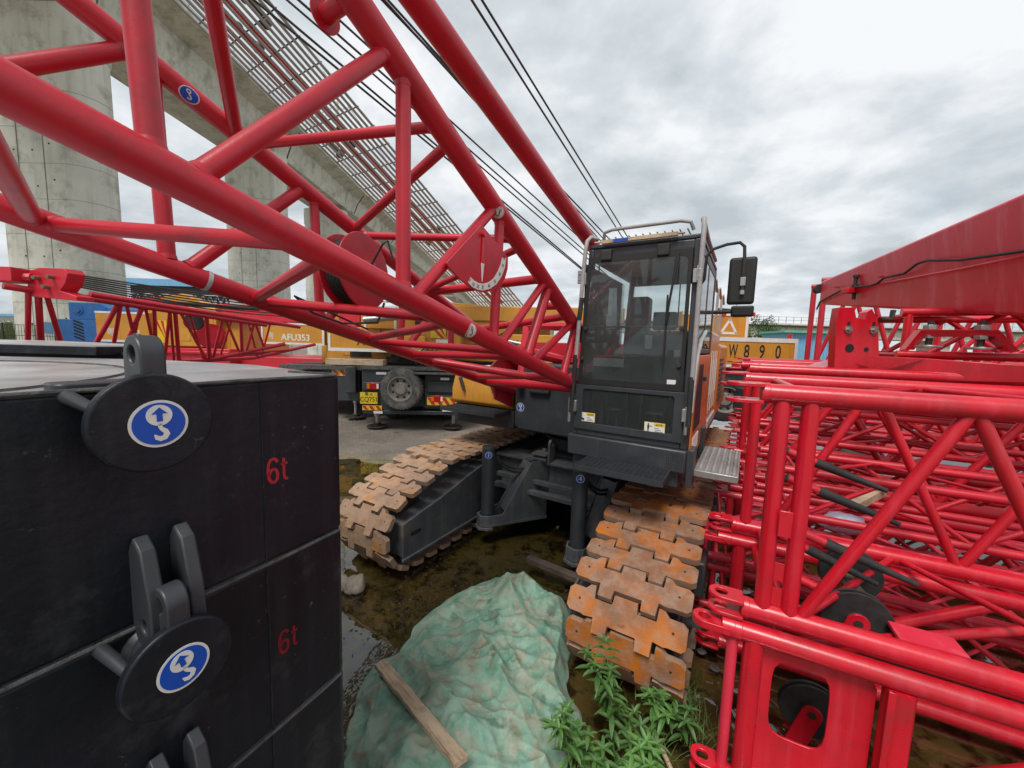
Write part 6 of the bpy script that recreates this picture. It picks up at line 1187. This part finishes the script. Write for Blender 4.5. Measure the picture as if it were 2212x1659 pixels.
for k in range(4): MB().tube([(1.3+.12*k, .15, 1.62), (1.35+.12*k, .0, 1.9), (1.5+.12*k, .3, 2.1)], .02).build('hydraulic_hose', 'rubber', t1)
# right: truck crane with the W 890 board
T6 = Frame((at(1700, 770, 9.2).x, 9.2, .0), R(-1)); t6 = T6.empty('truck_crane', 'truck crane with an orange tail board reading W 890 under a white triangle', 'truck crane', 'parked truck cranes')
b6 = MB().box((-2.75, 0, 1.90), (.22, .5, 2.52)).build('tail_board', 'yellow', t6, bevel=.01); 
for ch_, x in (('W', -1.28), ('8', -.96), ('9', -.60), ('0', -.22)): text(ch_, .44, 'ink', (x, -.004, 2.20), XA, ZA, b6, depth=.002, sx=.62 if ch_ != 'W' else .45, bold=.004)
text('E', .42, 'ink', (-1.8, -.004, 2.20), XA, ZA, b6, depth=.002, sx=.62)
MB().box((-2.75, -.012, 2.44), (.22, -.002, 2.54)).build('white_border', 'white', b6, smooth=False); MB().box((.16, -.012, 1.90), (.22, -.002, 2.44)).build('white_border', 'white', b6, smooth=False)
b7 = MB().box((-2.3, .6, 2.53), (-.62, 1.4, 3.18)).build('rear_box', 'yellow', t6, bevel=.01); mb = MB()
for a, c_ in (((-1.30, 2.66), (-1.10, 2.99)), ((-1.10, 2.99), (-.92, 2.66)), ((-.92, 2.66), (-1.30, 2.66))):
    d = Vector((c_[0]-a[0], c_[1]-a[1])).normalized()*.03; n_ = Vector((-d.y, d.x)); mb.prism([V3(a[0]+n_.x-d.x, .594, a[1]+n_.y-d.y), V3(c_[0]+n_.x+d.x, .594, c_[1]+n_.y+d.y), V3(c_[0]-n_.x+d.x, .594, c_[1]-n_.y+d.y), V3(a[0]-n_.x-d.x, .594, a[1]-n_.y-d.y)], (0, .004, 0))
mb.box((-.70, .59, 2.54), (-.63, .598, 3.08)); mb.build('white_triangle', 'white', b7, smooth=False)
mb = MB(); mb.box((-2.3, .585, 3.09), (-.62, .598, 3.19)); mb.build('marker_strip', 'signwhite', b7, smooth=False); mb = MB()
for k in range(4): mb.box((-1.45+.36*k-.3, .578, 3.09), (-1.27+.36*k-.3, .584, 3.19))
mb.build('red_marker', 'signred', b7, smooth=False)
MB().cyl((-1.3, .9, 3.27), (-.6, .9, 3.24), .045, n=12).build('roof_pipe', 'gunk', t6); MB().box((-.80, .9, 3.2), (-.78, .92, 3.55)).box((-.86, .88, 3.50), (-.70, .90, 3.62)).build('work_lamp', 'galvbar', t6)
mb = MB(); mb.box((-2.8, .3, .5), (.2, 8, 1.4)); mb.box((-2.7, .1, 1.40), (.2, 2, 1.88)); mb.build('chassis', 'dgrey', t6, bevel=.02); mb = MB(); mb.box((-2.6, -.02, 1.82), (-.2, .09, 1.89)); mb.build('bumper_strip', 'white', t6); mb = MB()
for k in range(6): mb.box((-2.5+.4*k, -.026, 1.82), (-2.3+.4*k, -.021, 1.89))
mb.build('red_marker', 'signred', t6, smooth=False)
wheel(t6, (-1.32, .05, 1.02), (-.2, -1, 0), .54, .32, mtt='rubber'); MB().box((-2.6, -.05, .30), (.1, .0, .40)).build('under_rail', 'signwhite', t6); MB().cyl((.15, .2, 2.52), (.15, .2, 2.66), .05, n=14).build('beacon', 'lens', t6)
mb = MB(); mb.tube([(-.1, .4, 2.2), (.15, .4, 2.36), (.35, .4, 2.30), (.42, .4, 2.0), (.42, .4, 1.5)], .035); mb.build('hose_guard', 'yellow', t6)
# dark truck beyond the sections on the right
T7 = Frame((5.2, 8.3, 0), R(-12)); t7 = T7.empty('flatbed_truck', 'dark parked truck chassis seen between the red braces at the right', 'truck')
MB().box((0, .2, .7), (7, 2.4, 1.35)).build('chassis', 'dgrey', t7, bevel=.02)
for x in (.8, 2.1, 4.6): wheel(t7, (x, .25, .52), (0, -1, 0), .52, .3, tread=24)
MB().box((2.7, .1, 1.0), (3.0, .2, 1.1)).build('side_lamp', 'lens', t7)

# far left lattice jib of another crane
LJ = bpy.data.objects.new('lattice_jib', None); COL.objects.link(LJ); LJ.location = at(300, 690, 5.2); RO = LJ.location; tag(LJ, 'slim red lattice jib lying level behind the counterweights, with its head at the left edge', 'crane jib')
def LP(x, y, D, dy=0): return at(x, y, D)-RO
ta0, ta1 = LP(50, 624, 4.3), LP(575, 702, 6.9); tb0, tb1 = LP(-20, 800, 4.3), LP(461, 775, 6.3); back = V3(.25, .62, 0)
tips = LP(640, 735, 7.4)
MB().cyl(ta0-(ta1-ta0)*.05, ta1, .036, n=18).build('chord', 'red', LJ); MB().cyl(ta0+back-(ta1-ta0)*.05, ta1+back, .036, n=18).build('chord', 'red', LJ)
MB().cyl(ta0-(ta1-ta0)*.6+V3(0, 0, .05), ta0-(ta1-ta0)*.06, .036, n=18).build('chord', 'red', LJ)
MB().tube([LP(-150, 790, 3.8), tb0, LP(330, 790, 5.8), tb1, LP(615, 743, 7.2)], .034, n=16).build('chord', 'red', LJ); MB().tube([LP(-150, 790, 3.8)+back, tb0+back, tb1+back, LP(615, 743, 7.2)+back], .03, n=16).build('chord', 'red', LJ)
def fT(f): return ta0.lerp(ta1, f)
def fB(f): return (tb0.lerp(tb1, f/.87) if f < .87 else tb1.lerp(LP(615, 743, 7.2), (f-.87)/.13))
def pxof(p): d = p+RO-CAM; return CX+FPX*d.dot(RT)/d.dot(FW)
def findf(fn, x):
    lo, hi = -.05, 1.0
    for _ in range(30):
        m_ = (lo+hi)/2
        if pxof(fn(m_)) < x: lo = m_
        else: hi = m_
    return lo
for k, (x0_, x1_, r_, bk_) in enumerate([(61, 60, .030, 0), (82, 92, .036, 0), (99, 147, .032, 0), (150, 128, .024, 1), (160, 205, .024, 1), (261, 238, .028, 0), (256, 181, .034, 0), (273, 303, .026, 0), (308, 255, .034, 0), (333, 338, .028, 0), (367, 355, .026, 0), (378, 387, .032, 0), (390, 445, .026, 0), (446, 453, .036, 0), (481, 460, .026, 0), (487, 518, .024, 0), (520, 523, .030, 0), (549, 532, .024, 0), (552, 571, .024, 0), (230, 250, .022, 1), (280, 330, .022, 1), (400, 370, .02, 1), (440, 470, .02, 1), (500, 480, .02, 1)]):
    off = back if bk_ else V3(0, 0, 0); MB().cyl(fT(findf(fT, x0_))+off, fB(findf(fB, x1_))+off, r_*.82, n=12).build('brace', 'red', LJ)
for f in (.05, .3, .5, .7, .9): MB().cyl(fT(f), fT(f+.04)+back, .018, n=10).build('brace', 'red', LJ); MB().cyl(fB(f), fB(f+.05)+back, .018, n=10).build('brace', 'red', LJ)
hd_ = LP(90, 600, 4.4)
pl = [(58, 632), (62, 585), (85, 578), (138, 580), (146, 590), (140, 612), (128, 628), (165, 640), (165, 650), (60, 640)]
MB().prism([LP(x, y, 4.35) for x, y in pl], (.05, .14, 0)).build('head_plate', 'red', LJ, bevel=.004)
mb = MB(); mb.tube([LP(-40, 592, 4.2), LP(70, 600, 4.35)], .05); mb.box(LP(-40, 605, 4.2), LP(60, 582, 4.35)+V3(0, .1, 0)); mb.build('head_link', 'red', LJ, bevel=.004)
mb = MB()
for x, y in ((28, 597), (80, 600), (110, 598), (100, 620), (57, 628)): p = LP(x, y, 4.33); mb.cyl(p-V3(0, .04, 0), p+V3(0, .02, 0), .022, n=14)
mb.build('pin', 'rust', LJ)
for x, y, r in ((420, 725, .21),): p = LP(x, y, 6.3)+V3(0, .35, 0); MB().cyl(p, p+V3(-.03, .03, 0), r, n=36).cyl(p+V3(-.08, .14, 0), p+V3(-.11, .17, 0), r, n=36).cyl(p, p+V3(-.1, .16, 0), r*.75, n=30).build('cable_reel', 'red', LJ)
p = LP(340, 690, 5.6)+V3(.1, .5, 0); MB().cyl(p, p+V3(-.02, .06, 0), .13, n=30).build('sheave', 'rubber', LJ)
for x, y, D in ((320, 667, 5.5), (371, 671, 5.75), (449, 685, 6.05)): p = LP(x, y, D)-V3(0, .036, 0); mb = MB(); mb.cyl(p, p-V3(0, .003, 0), .026, n=20); q = mb.build('lifting_sticker', 'signwhite', LJ); MB().cyl(p-V3(0, .003, 0), p-V3(0, .005, 0), .020, n=20).build('sticker_centre', 'signblue', q)
MB().box(LP(92, 632, 4.42)-V3(0, .04, .02), LP(128, 645, 4.45)-V3(0, .038, -.0)).build('white_label', 'signwhite', LJ)
for k in range(7):
    a = at(140, 590+4*k, 4.6); b_ = at(640, 655+5*k, 8.2); o = MB().tube([a.lerp(b_, i/6)-ZA*(.12+.02*k)*math.sin(PI*i/6)*.3 for i in range(7)], .011, n=6).build('jib_rope', 'cable', LJ); o.location = -RO
MB().cyl(LP(310, 650, 6.4), LP(560, 668, 7.8), .035, n=14).build('hydraulic_strut', 'gunk', LJ); MB().prism([LP(x, y, 6.4) for x, y in ((250, 652), (335, 641), (338, 655), (320, 662))], (0, .1, 0)).build('strut_plate', 'red', LJ, bevel=.003)

# ------------------------------------------------------------------ far background
e_ = bpy.data.objects.new('far_viaduct', None); COL.objects.link(e_); tag(e_, 'low grey viaduct with railing far behind the truck at the right', 'bridge')
mb = MB(); mb.box((-30, 104, 6.6), (220, 112, 9.6)); mb.box((-30, 103, 9.6), (220, 113, 10.0))
for k in range(9): mb.box((-20+27*k, 105.5, 0), (-16+27*k, 110.5, 6.6))
mb.build('deck', 'conc', e_); mb = MB()
for k in range(120): mb.box((-30+2*k, 103.1, 10.0), (-29.85+2*k, 103.2, 11.7))
for z in (10.8, 11.65): mb.box((-30, 103.1, z), (220, 103.2, z+.12))
mb.build('railing', 'galvbar', e_); mb = MB(); mb.box((-30, 102.8, 9.0), (220, 103.0, 9.5)); mb.build('deck_edge', 'gunk', e_)
sh = Frame((at(1725, 765, 40).x, 40, 0), R(-4)); s_ = sh.empty('site_shed', 'pale blue corrugated shed with a green roof edge beside the far viaduct', 'shed')
mb = MB()
for k in range(40): mb.box((-1.6+.15*k, -.04 if k % 2 else 0, 0), (-1.45+.15*k, .05, 4.3))
mb.box((-1.6, .05, 0), (4.4, 4, 4.3)); mb.build('shed_wall', 'cyan', s_, smooth=False); MB().box((-1.9, -.5, 4.3), (4.6, 4.2, 4.5)).build('shed_roof', mk('green_roof', (.12, .45, .32), rough=.5), s_)
def tree(x, D, h, w_, seed, label):
    rs = random.Random(seed); c = at(x, 765, D); c.z = 0; e_ = bpy.data.objects.new('tree', None); COL.objects.link(e_); e_.location = c; tag(e_, label, 'tree', 'trees in front of the far viaduct')
    MB().tube([(0, 0, 0), (.1, 0, h*.4), (0, .1, h*.75)], .16, n=8, r_end=.05).build('trunk', 'wooddark', e_); mb = MB()
    cl = [(V3(rs.uniform(-.5, .5)*w_, rs.uniform(-.5, .5)*w_, h*rs.uniform(.35, .9)), rs.uniform(.18, .3)*w_) for _ in range(11)]
    for cc, r in cl:
        for _ in range(210):
            d = V3(rs.gauss(0, 1), rs.gauss(0, 1), rs.gauss(0, 1)).normalized()*r*rs.uniform(.5, 1.1); p = cc+d; a = V3(rs.uniform(-1, 1), rs.uniform(-1, 1), rs.uniform(-1, 1)).normalized()*.12; b_ = a.cross(V3(rs.uniform(-1, 1), rs.uniform(-1, 1), 1)).normalized()*.08; mb.add([p-a, p+b_, p+a, p-b_], [(0, 1, 2, 3)])
    mb.build('crown', 'tree', e_, recalc=False, smooth=False)
tree(1645, 55, 5.6, 5, 1, 'bushy green tree left of the blue shed'); tree(1668, 58, 5.0, 5, 2, 'round green tree just left of the blue shed'); tree(1695, 62, 5.3, 4, 3, 'green tree behind the shed roof'); tree(1640, 70, 9.5, 3.5, 4, 'taller thin tree top beside the orange rear box')
fb_ = bpy.data.objects.new('factory_building', None); COL.objects.link(fb_); c = at(400, 728, 60); c.z = 0; fb_.location = c; tag(fb_, 'long dark factory with a pale blue roof seen under the boom at the left', 'building')
MB().box((-8, 0, 0), (8.5, 10, 7.8)).build('wall', 'dark', fb_); MB().box((-8.5, -.5, 9.6), (4.0, 10, 10.6)).build('roof', 'cyan', fb_); mb = MB(); [mb.box((-6+.9*k, -.1, 5.2), (-5.6+.9*k, 0, 7.6)) for k in range(16)]; mb.build('wall_panel', 'white', fb_); MB().box((-8, 0, 7.8), (3.8, 9, 9.6)).build('upper_wall', 'gunk', fb_)
mb = MB()
for k in range(14): x = -8+1.1*k; mb.cyl((x, -.6, 7.0), (x+.55, -.6, 8.3), .05, n=5); mb.cyl((x+.55, -.6, 8.3), (x+1.1, -.6, 7.0), .05, n=5)
mb.cyl((-8, -.6, 7), (7.5, -.6, 7), .06, n=5); mb.cyl((-8, -.6, 8.3), (7.5, -.6, 8.3), .06, n=5); mb.build('roof_truss', 'galvbar', fb_)
wl = bpy.data.objects.new('white_building', None); COL.objects.link(wl); c = at(50, 720, 40); c.z = 0; wl.location = c; tag(wl, 'low pale building with a blue roof edge behind the jib at the far left', 'building'); MB().box((-6, 0, 0), (3.6, 6, 3.6)).build('wall', 'white', wl); MB().box((-6.3, -.3, 3.6), (3.9, 6, 3.85)).build('roof', 'cyan', wl)
mb = MB(); [mb.box((-5+1.6*k, -.02, 1.8), (-4.2+1.6*k, .0, 3.0)) for k in range(5)]; mb.build('window', 'dark', wl)
fe = bpy.data.objects.new('mesh_fence', None); COL.objects.link(fe); c = at(60, 718, 22); c.z = 0; fe.location = c; tag(fe, 'dark wire fence with posts in front of the tall grass at the far left', 'fence'); mb = MB(); [mb.box((-6+1.5*k, 0, 0), (-5.93+1.5*k, .07, 2.6)) for k in range(8)]; mb.build('fence_post', 'gunk', fe, smooth=False); mb = MB()
for z in (1.2, 1.9, 2.5): mb.box((-6, .02, z), (5, .05, z+.03))
for k in range(70): mb.box((-6+.16*k, .03, .2), (-5.985+.16*k, .04, 2.5))
mb.build('fence_wire', 'gunk', fe, smooth=False)
mb = MB(); rs = random.Random(8)
for k in range(2600):
    p = at(rs.uniform(-30, 130), 720, rs.uniform(24, 28)); p.z = 0; a = rs.uniform(0, 2*PI); d = V3(math.cos(a)*.45, math.sin(a)*.45, 1).normalized(); L_ = rs.uniform(2.0, 3.8); s_ = V3(1, 0, 0)*.02
    vs = []
    for i in range(4): f = i/3; q = p+d*L_*f+V3(d.x, d.y, -.3)*L_*.35*f*f; vs += [q-s_*(1-f*.8), q+s_*(1-f*.8)]
    mb.add(vs, [(2*i, 2*i+1, 2*i+3, 2*i+2) for i in range(3)])
tag(mb.build('tall_grass', 'grass', recalc=False, smooth=False), 'tall wild grass behind the fence at the far left', 'grass', kind='stuff')
